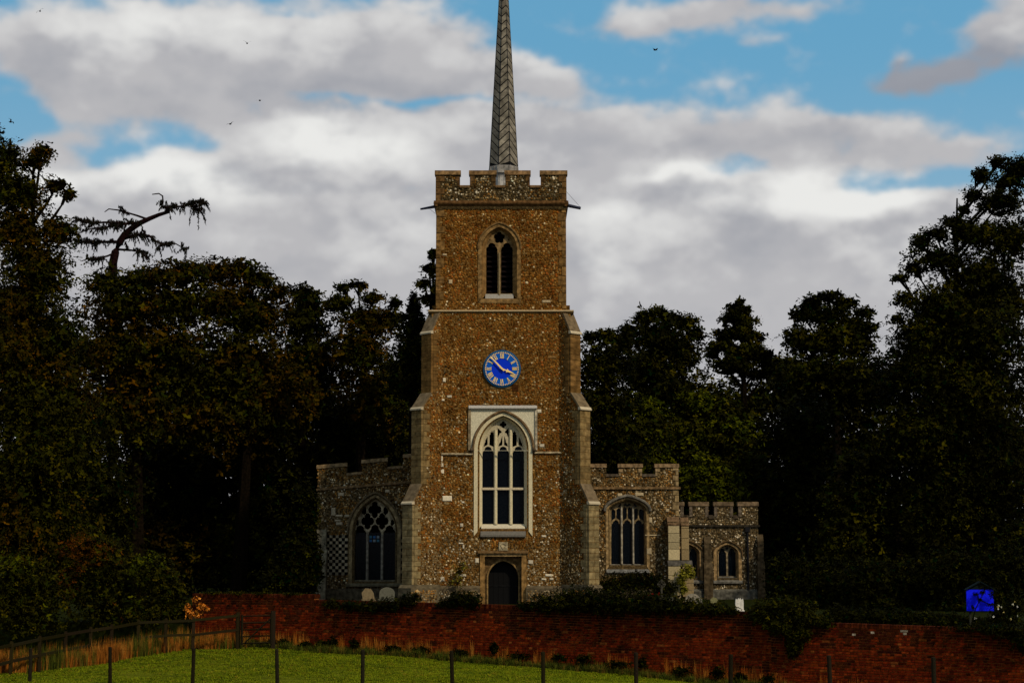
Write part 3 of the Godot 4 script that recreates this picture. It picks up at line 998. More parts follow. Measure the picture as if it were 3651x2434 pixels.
func clock(t: Node3D) -> void:
	var c := Vector3(0.049, 11.91, 0.0)
	var r := 0.955
	var ring := func(rad: float, n := 60) -> Array:
		var out := []
		for k in n + 1:
			out.append(Vector2(c.x + sin(TAU * k / n) * rad, c.y + cos(TAU * k / n) * rad))
		return out
	var s := Shape.new()
	s.band(ring.call(r), ring.call(r * 0.9), 0.09, 0.0, 0.13)
	var clk := part("clock", s, "clock_rim", t, "", "round blue clock with gilt Roman numerals and hands")
	s = Shape.new()
	s.band(ring.call(r * 0.905), ring.call(r * 0.54), 0.115, 0.0)
	part("dial_ring", s, "clock_blue", clk)
	s = Shape.new()
	s.prism(PackedVector2Array(ring.call(r * 0.545).slice(0, -1)), 0.0, 0.105)
	part("dial_centre", s, "clock_blue_centre", clk)
	s = Shape.new()
	for k in 60:
		var g := TAU * k / 60.0
		var big := 1.35 if k % 5 == 0 else 1.0
		s.box(Vector3(c.x + sin(g) * r * 0.865, c.y + cos(g) * r * 0.865, 0.122), Vector3(0.036 * big, 0.062, 0.02), Basis(Vector3.BACK, -g))
	part("minute_marks", s, "gold", clk)
	var words := ["XII", "I", "II", "III", "IIII", "V", "VI", "VII", "VIII", "IX", "X", "XI"]
	for k in 12:
		var g := TAU * k / 12.0
		var turn := Transform3D(Basis(Vector3.BACK, -g), Vector3(c.x, c.y, 0.122)) * Transform3D(Basis.IDENTITY, Vector3(0, r * 0.68, 0))
		s = Shape.new()
		var word: String = words[k]
		var wide := 0.0
		for ch in word:
			wide += 0.052 if ch == "I" else 0.105
		var at := -wide * 0.5
		for ch in word:
			var adv := 0.052 if ch == "I" else 0.105
			var m := at + adv * 0.5
			if ch == "I":
				s.box(turn * Vector3(m, 0, 0), Vector3(0.030, 0.25, 0.02), turn.basis)
				s.box(turn * Vector3(m, 0.118, 0), Vector3(0.048, 0.014, 0.02), turn.basis)
				s.box(turn * Vector3(m, -0.118, 0), Vector3(0.048, 0.014, 0.02), turn.basis)
			elif ch == "V":
				s.box(turn * Vector3(m - 0.022, 0, 0), Vector3(0.030, 0.25, 0.02), turn.basis * Basis(Vector3.BACK, 0.17))
				s.box(turn * Vector3(m + 0.024, 0, 0.001), Vector3(0.017, 0.25, 0.02), turn.basis * Basis(Vector3.BACK, -0.17))
			else:
				s.box(turn * Vector3(m, 0, 0), Vector3(0.030, 0.26, 0.02), turn.basis * Basis(Vector3.BACK, 0.27))
				s.box(turn * Vector3(m, 0, 0.001), Vector3(0.018, 0.26, 0.02), turn.basis * Basis(Vector3.BACK, -0.27))
			at += adv
		part("numeral", s, "gold", clk)
	# ten to four
	s = Shape.new()
	var hb := Transform3D(Basis(Vector3.BACK, -deg_to_rad(112.0)), Vector3(c.x, c.y, 0.16))
	s.prism(PackedVector2Array([Vector2(-0.028, -0.14), Vector2(0.028, -0.14), Vector2(0.026, 0.24), Vector2(0.10, 0.27), Vector2(0.055, 0.33), Vector2(0.045, 0.40), Vector2(0.018, 0.62), Vector2(-0.018, 0.62), Vector2(-0.045, 0.40), Vector2(-0.055, 0.33), Vector2(-0.10, 0.27), Vector2(-0.026, 0.24)]), 0.0, 0.02, hb)
	part("hour_hand", s, "gold", clk)
	s = Shape.new()
	var mb := Transform3D(Basis(Vector3.BACK, deg_to_rad(43.5)), Vector3(c.x, c.y, 0.20))
	s.prism(PackedVector2Array([Vector2(-0.03, -0.16), Vector2(0.03, -0.16), Vector2(0.042, 0.1), Vector2(0.028, 0.66), Vector2(0.055, 0.78), Vector2(0.0, 0.84), Vector2(-0.055, 0.78), Vector2(-0.028, 0.66), Vector2(-0.042, 0.1)]), 0.0, 0.02, mb)
	part("minute_hand", s, "gold", clk)
	s = Shape.new()
	s.tube([Vector3(c.x, c.y, 0.1), Vector3(c.x, c.y, 0.235)], [0.06, 0.05], 10)
	part("hub", s, "gold", clk)


func west_window(t: Node3D) -> void:
	var cx := 0.116
	var ys := 7.839
	var yi := 4.092
	var s := Shape.new()
	s.col = WHITE
	s.band(arch(cx, 1.47, 3.492, ys, 1.87, 14), arch(cx, 1.28, 3.729, ys, 1.70, 14), 0.05, -0.2)
	s.col = Color(0.56, 0.48, 0.31)
	s.band(arch(cx, 1.28, 3.729, ys, 1.70, 14), arch(cx, 1.20, 3.868, ys, 1.64, 14), -0.02, -0.2, -0.12)
	s.col = WHITE
	s.band(arch(cx, 1.20, 3.868, ys, 1.64, 14), arch(cx, 1.055, yi, ys, 1.555, 14), -0.08, -0.7, -0.30)
	var f := part("west_window", s, "white_stone", t, "", "tall white stone west window of three lights")
	# square label with its plastered spandrels, and the dark hood mould
	s = Shape.new()
	s.col = Color(0.66, 0.60, 0.42)
	s.sheet([[Vector2(-1.52, 7.783), Vector2(-1.526, 9.905), Vector2(1.713, 9.905), Vector2(1.71, 7.783)], arch(cx, 1.46, 7.769, ys, 1.86, 14)], -1.52, 1.71, 0.02, -0.05, 0.035)
	part("spandrel_panel", s, "white_stone", f)
	s = Shape.new()
	s.col = Color(0.24, 0.155, 0.075)
	s.moulding(arch(cx, 1.52, ys - 0.03, ys, 1.93, 14), 0.13, 0.15, 0.0)
	part("hood_mould", s, "stone", f)
	s = Shape.new()
	s.col = Color(0.42, 0.40, 0.36)
	s.prism(PackedVector2Array([Vector2(0.17, 9.882), Vector2(0.17, 9.939), Vector2(0.0, 10.061), Vector2(-0.1, 10.061), Vector2(-0.1, 9.882)]), -1.626, 1.826, YZ)
	part("label_mould", s, "white_stone", f)
	for e in [[1669, 1678], [1907, 1916]]:
		s = Shape.new()
		s.col = Color(0.34, 0.26, 0.15) if e[0] < 1800 else Color(0.6, 0.53, 0.38)
		var xa := -1.587 if e[0] < 1800 else 1.775
		s.box(Vector3(xa, 8.828, 0.03), Vector3(0.12, 2.06, 0.14))
		part("label_mould", s, "stone", f)
	for xx in [-1.45, 1.667]:
		s = Shape.new()
		s.col = Color(0.14, 0.1, 0.06)
		s.tube([Vector3(xx, ys - 0.16, 0.06), Vector3(xx, ys - 0.04, 0.11), Vector3(xx, ys + 0.06, 0.08)], [0.06, 0.11, 0.08], 7)
		part("label_stop", s, "stone", f)
	# tracery, mullions, transom
	s = Shape.new()
	s.col = Color(0.50, 0.43, 0.28)
	var o := arch(cx, 1.10, yi - 0.02, ys, 1.59, 14)
	var holes := [light_head(-0.938, -0.359, 5.94, 7.705, 0.30), light_head(-0.179, 0.407, 5.94, 7.705, 0.30), light_head(0.585, 1.168, 5.94, 7.705, 0.30)]
	for e in [[-0.935, -0.357], [-0.178, 0.408], [0.585, 1.167]]:
		holes.append([Vector2(e[0], 4.113), Vector2(e[0], 5.813), Vector2(e[1], 5.813), Vector2(e[1], 4.113)])
	holes += [[Vector2(-0.583, 8.076), Vector2(-0.575, 8.582), Vector2(-0.53, 8.636), Vector2(-0.539, 8.709), Vector2(-0.476, 8.74), Vector2(-0.444, 8.853), Vector2(-0.417, 8.727), Vector2(-0.354, 8.695), Vector2(-0.376, 8.627), Vector2(-0.349, 8.582), Vector2(-0.348, 7.985)], [Vector2(-0.881, 7.985), Vector2(-0.827, 8.175), Vector2(-0.782, 8.256), Vector2(-0.796, 8.311), Vector2(-0.674, 8.509), Vector2(-0.674, 8.094)], [Vector2(0.573, 7.972), Vector2(0.582, 8.582), Vector2(0.609, 8.645), Vector2(0.591, 8.709), Vector2(0.654, 8.74), Vector2(0.681, 8.844), Vector2(0.708, 8.74), Vector2(0.772, 8.699), Vector2(0.754, 8.636), Vector2(0.799, 8.582), Vector2(0.794, 8.062)], [Vector2(0.907, 8.509), Vector2(1.02, 8.311), Vector2(1.006, 8.256), Vector2(1.06, 8.175), Vector2(1.106, 7.985), Vector2(0.907, 8.085)], [Vector2(-0.169, 8.953), Vector2(0.049, 8.754), Vector2(-0.006, 8.681), Vector2(-0.051, 8.672), Vector2(-0.105, 8.564), Vector2(-0.168, 8.437)], [Vector2(0.392, 8.953), Vector2(0.392, 8.437), Vector2(0.32, 8.564), Vector2(0.284, 8.672), Vector2(0.238, 8.681), Vector2(0.184, 8.754)], [Vector2(-0.132, 8.003), Vector2(-0.078, 8.175), Vector2(-0.032, 8.211), Vector2(-0.014, 8.311), Vector2(0.071, 8.555), Vector2(0.072, 8.076)], [Vector2(0.157, 8.555), Vector2(0.248, 8.311), Vector2(0.257, 8.211), Vector2(0.311, 8.175), Vector2(0.356, 8.003), Vector2(0.157, 8.076)], foil(Vector2(0.113, 9.116), 0.17, 0.17, 4, 0.38)]
	s.sheet([o] + holes, cx - 1.12, cx + 1.12, 0.01, -0.48, -0.34)
	part("tracery", s, "white_stone", f)
	for e in [-0.269, 0.496]:
		s = Shape.new()
		s.col = WHITE
		s.moulding([Vector2(e, yi), Vector2(e, ys + 0.1), Vector2(e, ys + 1.0)], 0.17, -0.24, -0.40)
		part("mullion", s, "white_stone", f)
	s = Shape.new()
	s.col = Color(0.60, 0.5, 0.33)
	s.box(Vector3(cx, 5.874, -0.33), Vector3(2.12, 0.11, 0.19))
	part("transom", s, "white_stone", f)
	for e in [[1869, 1886, 0.40, 0.50], [1886, 1914, 0.30, 0.18]]:
		s = Shape.new()
		s.col = Color(0.58, 0.52, 0.38) if e[0] == 1869 else Color(0.15, 0.14, 0.115)
		var a := 4.096 if e[0] == 1869 else 3.826
		var b := 3.842 if e[0] == 1869 else 3.464
		var za := -0.36 if e[0] == 1869 else -0.06
		var zb := -0.04 if e[0] == 1869 else 0.14
		s.prism(PackedVector2Array([Vector2(za, a), Vector2(zb, lerpf(a, b, 0.75)), Vector2(zb, b), Vector2(-0.7, b), Vector2(-0.7, a)]), cx - (1.10 if e[0] == 1869 else 1.13), cx + (1.10 if e[0] == 1869 else 1.13), YZ)
		part("sill", s, "white_stone", f)
	# panes
	for k in 3:
		var xa: float = [-0.936, -0.223, 0.539][k]
		var xb: float = [-0.223, 0.539, 1.167][k]
		for e in [[yi, 5.878], [5.878, ys + 0.2]]:
			s = Shape.new()
			s.quad(Vector3(xa, e[0], -0.42 - 0.004 * k), Vector3(xb, e[0], -0.42 - 0.004 * k), Vector3(xb, e[1], -0.415), Vector3(xa, e[1], -0.415))
			part("pane", s, "glass", f)
	s = Shape.new()
	s.prism(PackedVector2Array(arch(cx, 1.08, ys + 0.2, ys + 0.1, 1.45, 8)), -0.425, -0.42)
	part("pane", s, "glass", f)
	# carved stone with a lozenge, over the door
	s = Shape.new()
	s.col = Color(0.52, 0.43, 0.26)
	var pr := Rect2(-0.112, 2.768, 0.457, 0.436)
	s.block(Vector3(pr.get_center().x, pr.get_center().y, 0.0), Vector3(pr.size.x, pr.size.y, 0.16), Basis.IDENTITY, 0.02)
	var plaque := part("carved_stone", s, "stone", t, "", "small carved stone with a lozenge above the door")
	s = Shape.new()
	s.col = Color(0.42, 0.34, 0.2)
	s.moulding([pr.get_center() + Vector2(-0.14, 0.06), pr.get_center() + Vector2(0, -0.15), pr.get_center() + Vector2(0.14, 0.06), pr.get_center() + Vector2(0, 0.16), pr.get_center() + Vector2(-0.14, 0.06)], 0.035, 0.105, 0.07)
	part("lozenge", s, "stone", plaque)


func west_door(t: Node3D) -> void:
	var cx := 0.12
	var yt := 2.642
	var w := 1.28 - cx
	var wi := 1.042 - cx
	var s := Shape.new()
	s.col = OCHRE
	for side in [-1, 1]:
		s.box(Vector3(cx + side * (w + wi) * 0.5, yt * 0.5 - 0.2, -0.05), Vector3(w - wi, yt + 0.4, 0.24))
	var f := part("west_door", s, "stone", t, "", "dark arched door in a square ochre stone frame")
	s = Shape.new()
	s.col = Color(0.42, 0.28, 0.12)
	s.box(Vector3(cx, yt - 0.075, -0.049), Vector3(2 * wi, 0.15, 0.238))
	part("lintel", s, "stone", f)
	s = Shape.new()
	s.col = Color(0.2, 0.12, 0.05)
	s.prism(PackedVector2Array([Vector2(0.16, yt + 0.0), Vector2(0.16, yt + 0.04), Vector2(0.0, yt + 0.14), Vector2(-0.1, yt + 0.14), Vector2(-0.1, yt + 0.0)]), cx - w - 0.1, cx + w + 0.1, YZ)
	part("label_mould", s, "stone", f)
	var ys := 1.39
	var wo := 0.876 - cx
	var h := 2.253 - ys
	s = Shape.new()
	s.col = Color(0.26, 0.155, 0.06)
	s.sheet([[Vector2(cx - wi, -0.4), Vector2(cx - wi, yt - 0.15), Vector2(cx + wi, yt - 0.15), Vector2(cx + wi, -0.4)], arch(cx, wo, -0.4, ys, h, 12)], cx - wi, cx + wi, 0.012, -0.6, -0.32)
	part("spandrel", s, "stone", f)
	s = Shape.new()
	s.col = Color(0.36, 0.23, 0.09)
	s.moulding(arch(cx, wo + 0.05, -0.3, ys, h + 0.05, 12), 0.10, -0.25, -0.4)
	part("arch_mould", s, "stone", f)
	for side in [-1, 1]:
		s = Shape.new()
		s.col = Color(0.3, 0.18, 0.07)
		var m := Vector2(cx + side * 0.56, yt - 0.42)
		s.band(foil(m, 0.12, 0.12, 4, 0.2), foil(m, 0.07, 0.07, 4, 0.2), -0.28, -0.34)
		part("carved_rosette", s, "stone", f)
	for k in 6:
		s = Shape.new()
		var xa := cx - wo + 2.0 * wo * k / 6.0
		s.box(Vector3(xa + wo / 6.0, 1.2, -0.66 + 0.006 * (k % 2)), Vector3(wo / 3.0 - 0.012, 3.2, 0.06))
		part("door_board", s, "black_door", f)
	s = Shape.new()
	s.col = Color(0.02, 0.02, 0.022)
	s.box(Vector3(cx, 1.024, -0.61), Vector3(2.0 * wo, 0.03, 0.03))
	part("door_rail", s, "lead", f)
	s = Shape.new()
	s.box(Vector3(cx, 1.2, -0.74), Vector3(2.2, 3.2, 0.04))
	part("door_back", s, "black_door", f)


# coping stone along the line a-b on top of a wall whose face is at z
func coping(parent: Node, a: Vector2, b: Vector2, z: float, thick: float, c: Color, over := 0.04) -> void:
	var s := Shape.new()
	s.col = shade(c, 0.15)
	var d := (b - a).normalized() * over
	a -= d
	b += d
	var up := Vector2(0, thick)
	s.prism(PackedVector2Array([a - up, b - up, b - up * 0.25, a - up * 0.25]), z - 0.5, z + 0.06)
	s.prism(PackedVector2Array([a - up * 0.25, b - up * 0.25, b, a]), z - 0.40, z - 0.03)
	part("coping", s, "stone", parent)


func string_line(parent: Node, a: Vector2, b: Vector2, z: float, c: Color) -> void:
	var s := Shape.new()
	s.col = c
	var up := Vector2(0, 0.06)
	s.prism(PackedVector2Array([a - up, b - up, b + up * 0.2, a + up * 0.2]), z - 0.1, z + 0.10)
	s.prism(PackedVector2Array([a + up * 0.2, b + up * 0.2, b + up, a + up]), z - 0.1, z + 0.05)
	part("string_course", s, "stone", parent)


func north_aisle(t: Node3D) -> void:
	var z := -7.0
	var o := [Vector2(-9.899, -0.345), Vector2(-10.0, 7.21), Vector2(-8.437, 7.347), Vector2(-8.432, 6.877), Vector2(-7.568, 6.952), Vector2(-7.573, 7.498), Vector2(-6.238, 7.62), Vector2(-6.234, 7.21), Vector2(-5.324, 7.286), Vector2(-5.328, 7.817), Vector2(-3.3, 7.954), Vector2(-3.3, -0.3)]
	var cx := -6.84
	var ys := 3.798
	var s := Shape.new()
	s.col = Color(0.17, 0.115, 0.05)
	s.sheet([o, arch(cx, 1.12, 1.161, ys, 1.85)], -9.954, -3.3, 0.03, z - 0.7, z)
	s.box(Vector3(-9.954 + 0.36, 3.0, -14.7), Vector3(0.7, 6.4, 14.0))
	s.box(Vector3(-6.4, 3.0, -21.5), Vector3(5.2, 6.0, 0.6))
	var wall := part("north_aisle_wall", s, "mortar", t, "", "shaded flint aisle wall with sloping battlements and flushwork chequers")
	s = Shape.new()
	s.col = Color(0.16, 0.155, 0.15)
	s.prism(PackedVector2Array([Vector2(-9.4, 5.2), Vector2(-3.4, 5.9), Vector2(-3.4, 6.05), Vector2(-9.4, 5.35)]), -21.4, -7.6)
	part("aisle_roof", s, "lead", wall)
	var cop := Color(0.36, 0.25, 0.13)
	coping(wall, Vector2(-10.002, 7.422), Vector2(-8.44, 7.559), z, 0.2, cop)
	coping(wall, Vector2(-7.575, 7.711), Vector2(-6.24, 7.832), z, 0.2, cop)
	coping(wall, Vector2(-5.329, 8.015), Vector2(-3.3, 8.136), z, 0.2, cop)
	coping(wall, Vector2(-8.433, 6.998), Vector2(-7.569, 7.074), z, 0.14, cop, -0.003)
	coping(wall, Vector2(-6.235, 7.331), Vector2(-5.325, 7.407), z, 0.14, cop, -0.003)
	string_line(wall, Vector2(-10.03, 6.09), Vector2(-3.3, 6.634), z, Color(0.30, 0.19, 0.09))
	# flushwork: squares of pale stone and knapped flint
	var avoid := []
	var q0 := Vector2(-9.456, 1.504)
	var cell := 0.166
	for i in 8:
		for j in 13:
			var p: Vector2 = q0 + Vector2(i + 0.5, j + 0.5) * cell
			if i == 7 and (j + i) % 2 == 0:
				continue
			if absf(p.x - cx) < 1.42:
				continue
			s = Shape.new()
			s.col = shade(Color(0.58, 0.49, 0.32), 0.15) if (i + j) % 2 else shade(Color(0.014, 0.013, 0.012), 0.2)
			s.block(Vector3(p.x, p.y, z - 0.02), Vector3(cell - 0.012, cell - 0.012, 0.07), Basis.IDENTITY, 0.008)
			part("chequer_block", s, "stone", wall)
	avoid.append(Rect2(q0, Vector2(8, 13) * cell))
	var q1 := Vector2(-5.446, 1.444)
	for j in 13:
		s = Shape.new()
		s.col = shade(Color(0.40, 0.31, 0.17), 0.15) if j % 2 else shade(Color(0.014, 0.013, 0.012), 0.2)
		s.block(Vector3(q1.x + cell * 0.5, q1.y + (j + 0.5) * cell, z - 0.02), Vector3(cell * 1.2, cell - 0.012, 0.07), Basis.IDENTITY, 0.008)
		part("chequer_block", s, "stone", wall)
	avoid.append(Rect2(q1 - Vector2(0.1, 0), Vector2(1.5, 13) * cell))
	for r in [Rect2(-9.209, 4.692, 0.234, 0.423), Rect2(-8.85, 5.751, 0.317, 0.186), Rect2(-8.97, 4.639, 0.37, 0.106), Rect2(-8.938, 4.19, 0.343, 0.158), Rect2(-8.492, 4.613, 0.264, 0.132), Rect2(-6.299, 5.936, 0.238, 0.159), Rect2(-9.02, 4.375, 0.317, 0.106)]:
		s = Shape.new()
		s.col = shade(Color(0.46, 0.38, 0.25), 0.2)
		s.block(Vector3(r.get_center().x, r.get_center().y, z - 0.05), Vector3(r.size.x, r.size.y, 0.18), Basis.IDENTITY, 0.03)
		part("pale_stone", s, "white_stone", wall)
		avoid.append(r.grow(0.02))
	flints(wall, [o, arch(cx, 1.42, 0.922, ys, 2.05)], z, avoid, greys, mixed, 1.0, 8.0)
	# corner buttress
	s = Shape.new()
	s.col = Color(0.30, 0.26, 0.17)
	var bx := -9.673
	s.box(Vector3(bx, 0.9, -6.6), Vector3(0.56, 2.4, 0.8))
	s.prism(PackedVector2Array([Vector2(-6.18, 2.05), Vector2(-6.18, 2.13), Vector2(-6.6, 2.9), Vector2(-7.0, 2.9), Vector2(-7.0, 2.05)]), bx - 0.3, bx + 0.3, YZ)
	s.box(Vector3(bx, 3.4, -6.78), Vector3(0.5, 1.1, 0.42))
	part("buttress", s, "stone", wall)
	# window with reticulated tracery
	s = Shape.new()
	s.col = Color(0.40, 0.30, 0.15)
	s.band(arch(cx, 1.40, 0.922, ys, 2.03, 14), arch(cx, 1.22, 1.071, ys, 1.90, 14), z + 0.04, z - 0.2)
	s.band(arch(cx, 1.22, 1.071, ys, 1.90, 14), arch(cx, 1.09, 1.235, ys, 1.80, 14), z - 0.06, z - 0.6, z - 0.24)
	var f := part("north_aisle_window", s, "stone", t, "", "pointed aisle window of three lights with net tracery")
	s = Shape.new()
	s.col = Color(0.2, 0.15, 0.08)
	s.moulding(arch(cx, 1.46, ys - 0.1, ys, 2.13, 14), 0.12, z + 0.14, z)
	part("hood_mould", s, "stone", f)
	s = Shape.new()
	s.col = Color(0.62, 0.52, 0.33)
	var ob := arch(cx, 1.12, 1.22, ys, 1.83, 14)
	var zt := z - 0.3
	var holes := [light_head(-7.992, -7.333, 1.247, 3.818, 0.36), light_head(-7.196, -6.537, 1.247, 3.818, 0.40), light_head(-6.401, -5.742, 1.247, 3.818, 0.36)]
	holes += [foil(Vector2(-6.882, 5.026), 0.35, 0.456, 4, 0.40), foil(Vector2(-7.271, 4.406), 0.342, 0.441, 4, 0.40), foil(Vector2(-6.482, 4.406), 0.342, 0.441, 4, 0.40), foil(Vector2(-7.466, 4.95), 0.144, 0.228, 3, 0.3, -0.5), foil(Vector2(-6.297, 4.95), 0.144, 0.228, 3, 0.3, 0.5), foil(Vector2(-7.824, 4.331), 0.099, 0.182, 3, 0.25, -0.4), foil(Vector2(-5.927, 4.331), 0.099, 0.182, 3, 0.25, 0.4)]
	s.sheet([ob] + holes, cx - 1.14, cx + 1.14, 0.011, zt - 0.14, zt)
	part("tracery", s, "stone", f)
	for e in [-7.252, -6.458]:
		s = Shape.new()
		s.col = Color(0.38, 0.34, 0.26)
		s.moulding([Vector2(e, 1.233), Vector2(e, 3.696)], 0.14, zt + 0.08, zt - 0.1)
		part("mullion", s, "stone", f)
	s = Shape.new()
	s.col = Color(0.2, 0.17, 0.1)
	s.prism(PackedVector2Array([Vector2(z + 0.18, 0.907), Vector2(z + 0.18, 0.981), Vector2(z - 0.3, 1.235), Vector2(z - 0.7, 1.235), Vector2(z - 0.7, 0.907)]), cx - 1.5, cx + 1.5, YZ)
	part("sill", s, "stone", f)
	for k in 3:
		var xa: float = [-7.996, -7.268, -6.472][k]
		var xb: float = [-7.268, -6.472, -5.737][k]
		s = Shape.new()
		s.quad(Vector3(xa, 1.231, zt - 0.09), Vector3(xb, 1.231, zt - 0.09), Vector3(xb, ys, zt - 0.09), Vector3(xa, ys, zt - 0.09))
		part("pane", s, "glass", f)
	s = Shape.new()
	s.prism(PackedVector2Array(arch(cx, 1.10, ys, ys - 0.001, 1.78, 8)), zt - 0.095, zt - 0.085)
	part("pane", s, "glass", f)
	# bits of old coloured glass in the middle light
	for i in 3:
		for j in 2:
			s = Shape.new()
			s.col = [Color(0.03, 0.12, 0.30), Color(0.05, 0.16, 0.22), Color(0.22, 0.25, 0.26)][(i * 2 + j) % 3]
			var p := Vector2(-7.078, 3.306) + Vector2(i * 0.2 - 0.02, 0.05 + j * 0.2)
			s.block(Vector3(p.x, p.y, zt - 0.075), Vector3(0.13, 0.13, 0.012), Basis.IDENTITY, 0.003)
			part("coloured_pane", s, "stained_glass", f)
	s = Shape.new()
	s.col = Color(0.14, 0.11, 0.07)
	s.box(Vector3(-6.5, 0.35, z + 0.05), Vector3(6.3, 0.9, 0.22))
	part("plinth", s, "stone", wall)


func south_aisle(t: Node3D) -> void:
	var z := -4.0
	var xr := 9.3
	var ym := 7.131
	var ye := 6.66
	var o := [Vector2(3.3, -0.3), Vector2(3.3, ym), Vector2(5.495, ym), Vector2(5.495, ye), Vector2(6.157, ye), Vector2(6.157, ym), Vector2(7.393, ym), Vector2(7.393, ye), Vector2(8.085, ye), Vector2(8.085, ym), Vector2(xr, ym), Vector2(xr, -0.3)]
	var cx := 6.603
	var ys := 4.918
	var s := Shape.new()
	s.col = Color(0.17, 0.115, 0.05)
	s.sheet([o, arch(cx, 0.95, 2.064, ys, 0.5)], 3.3, xr, 0.03, z - 0.7, z)
	s.box(Vector3(xr - 0.36, 3.0, -13.2), Vector3(0.7, 6.4, 17.0))
	s.box(Vector3(6.2, 3.0, -21.5), Vector3(5.0, 6.0, 0.6))
	var wall := part("south_aisle_wall", s, "mortar", t, "", "sunlit flint aisle wall with level battlements")
	s = Shape.new()
	s.col = Color(0.16, 0.155, 0.15)
	s.box(Vector3(6.3, 6.1, -13.0), Vector3(5.6, 0.15, 16.7))
	part("aisle_roof", s, "lead", wall)
	var cop := Color(0.40, 0.27, 0.14)
	var yc := 7.336
	var yd := 6.807
	coping(wall, Vector2(3.3, yc), Vector2(5.497, yc), z, 0.2, cop)
	coping(wall, Vector2(6.16, yc), Vector2(7.396, yc), z, 0.2, cop)
	coping(wall, Vector2(8.087, yc), Vector2(xr, yc), z, 0.2, cop)
	coping(wall, Vector2(5.497, yd), Vector2(6.16, yd), z, 0.15, Color(0.13, 0.1, 0.07), -0.003)
	coping(wall, Vector2(7.396, yd), Vector2(8.087, yd), z, 0.15, Color(0.13, 0.1, 0.07), -0.003)
	string_line(wall, Vector2(3.3, 6.059), Vector2(xr + 0.1, 6.059), z, Color(0.30, 0.19, 0.09))
	var avoid := quoins(wall, xr, 1, 4.596, 5.986, z, 0.26, 0.34, Color(0.42, 0.30, 0.14))
	avoid += quoins(wall, xr, 1, 6.132, ym - 0.02, z, 0.22, 0.3, Color(0.44, 0.31, 0.15))
	for e in [[6.157, -1], [7.393, 1], [8.085, -1]]:
		avoid += quoins(wall, e[0], e[1], ye + 0.02, ym - 0.02, z, 0.16, 0.22, Color(0.40, 0.28, 0.14))
	for r in [Rect2(7.584, 2.602, 0.266, 0.334), Rect2(7.519, 3.564, 0.813, 0.067), Rect2(7.722, 4.245, 0.171, 0.279), Rect2(8.597, 4.804, 0.198, 0.168), Rect2(7.004, 5.643, 0.451, 0.168), Rect2(6.077, 5.615, 0.254, 0.168)]:
		s = Shape.new()
		s.col = shade(Color(0.46, 0.37, 0.22), 0.2)
		s.block(Vector3(r.get_center().x, r.get_center().y, z - 0.05), Vector3(r.size.x, r.size.y, 0.18), Basis.IDENTITY, 0.03)
		part("pale_stone", s, "white_stone", wall)
		avoid.append(r.grow(0.02))
	flints(wall, [o, arch(cx, 1.16, 1.745, ys, 0.66)], z, avoid, greys, mixed, 1.0, 8.0)
	# stepped buttresses clasping the corner
	for e in [[8.955, -3.3, 0.58, 0.0], [9.655, -4.5, 0.40, 1.0]]:
		s = Shape.new()
		s.col = Color(0.20, 0.14, 0.07)
		var y1 := 4.552
		var y2 := 2.296
		var front: float = e[1]
		var grow := 0.12
		s.box(Vector3(e[0], y1 * 0.5 - 0.2, front - 0.35), Vector3(e[2] - 0.04, y1 - 0.1, 0.68))
		var bt := part("buttress", s, "mortar", t)
		s = Shape.new()
		s.col = Color(0.24, 0.15, 0.08)
		s.prism(PackedVector2Array([Vector2(front + 0.06, y1 - 0.45), Vector2(front + 0.06, y1 - 0.38), Vector2(front - 0.4, y1), Vector2(front - 0.6, y1), Vector2(front - 0.6, y1 - 0.45)]), e[0] - e[2] * 0.5 - 0.02, e[0] + e[2] * 0.5 + 0.02, YZ)
		part("weathering", s, "stone", bt)
		s = Shape.new()
		s.col = Color(0.13, 0.12, 0.10)
		s.prism(PackedVector2Array([Vector2(front + 0.2, y2 - 0.28), Vector2(front + 0.2, y2 - 0.2), Vector2(front - 0.02, y2), Vector2(front - 0.4, y2), Vector2(front - 0.4, y2 - 0.28)]), e[0] - e[2] * 0.5 - 0.04, e[0] + e[2] * 0.5 + 0.04 + grow * e[3], YZ)
		part("weathering", s, "stone", bt)
		for st in [[y2, y1 - 0.46, front, e[2], 0.0], [-0.1, y2 - 0.29, front + 0.15, e[2] + 0.06, grow * e[3]]]:
			var y: float = st[0]
			while y < st[1] - 0.08:
				var h := minf(rng.randf_range(0.34, 0.58), st[1] - y)
				s = Shape.new()
				s.col = shade(Color(0.44, 0.36, 0.20) if e[3] < 0.5 else Color(0.27, 0.20, 0.10), 0.25)
				s.block(Vector3(e[0] + st[4], y + h * 0.5, st[2] - 0.1), Vector3(st[3] + st[4], h - 0.016, 0.26), Basis.IDENTITY, 0.014)
				part("ashlar_block", s, "white_stone", bt)
				y += h
	# square-headed window under a shallow pointed hood
	s = Shape.new()
	s.col = Color(0.46, 0.31, 0.14)
	s.band(arch(cx, 1.14, 1.745, ys, 0.66, 10), arch(cx, 1.0, 1.977, ys, 0.56, 10), z + 0.03, z - 0.2)
	s.band(arch(cx, 1.0, 1.977, ys, 0.56, 10), arch(cx, 0.885, 2.107, ys, 0.47, 10), z - 0.05, z - 0.6, z - 0.24)
	var f := part("south_aisle_window", s, "stone", t, "", "aisle window of three narrow lights under a low arch")
	s = Shape.new()
	s.col = Color(0.22, 0.2, 0.16)
	s.moulding(arch(cx, 1.19, ys - 0.06, ys, 0.74, 10), 0.16, z + 0.17, z)
	part("hood_mould", s, "stone", f)
	s = Shape.new()
	s.col = Color(0.36, 0.26, 0.13)
	var holes := []
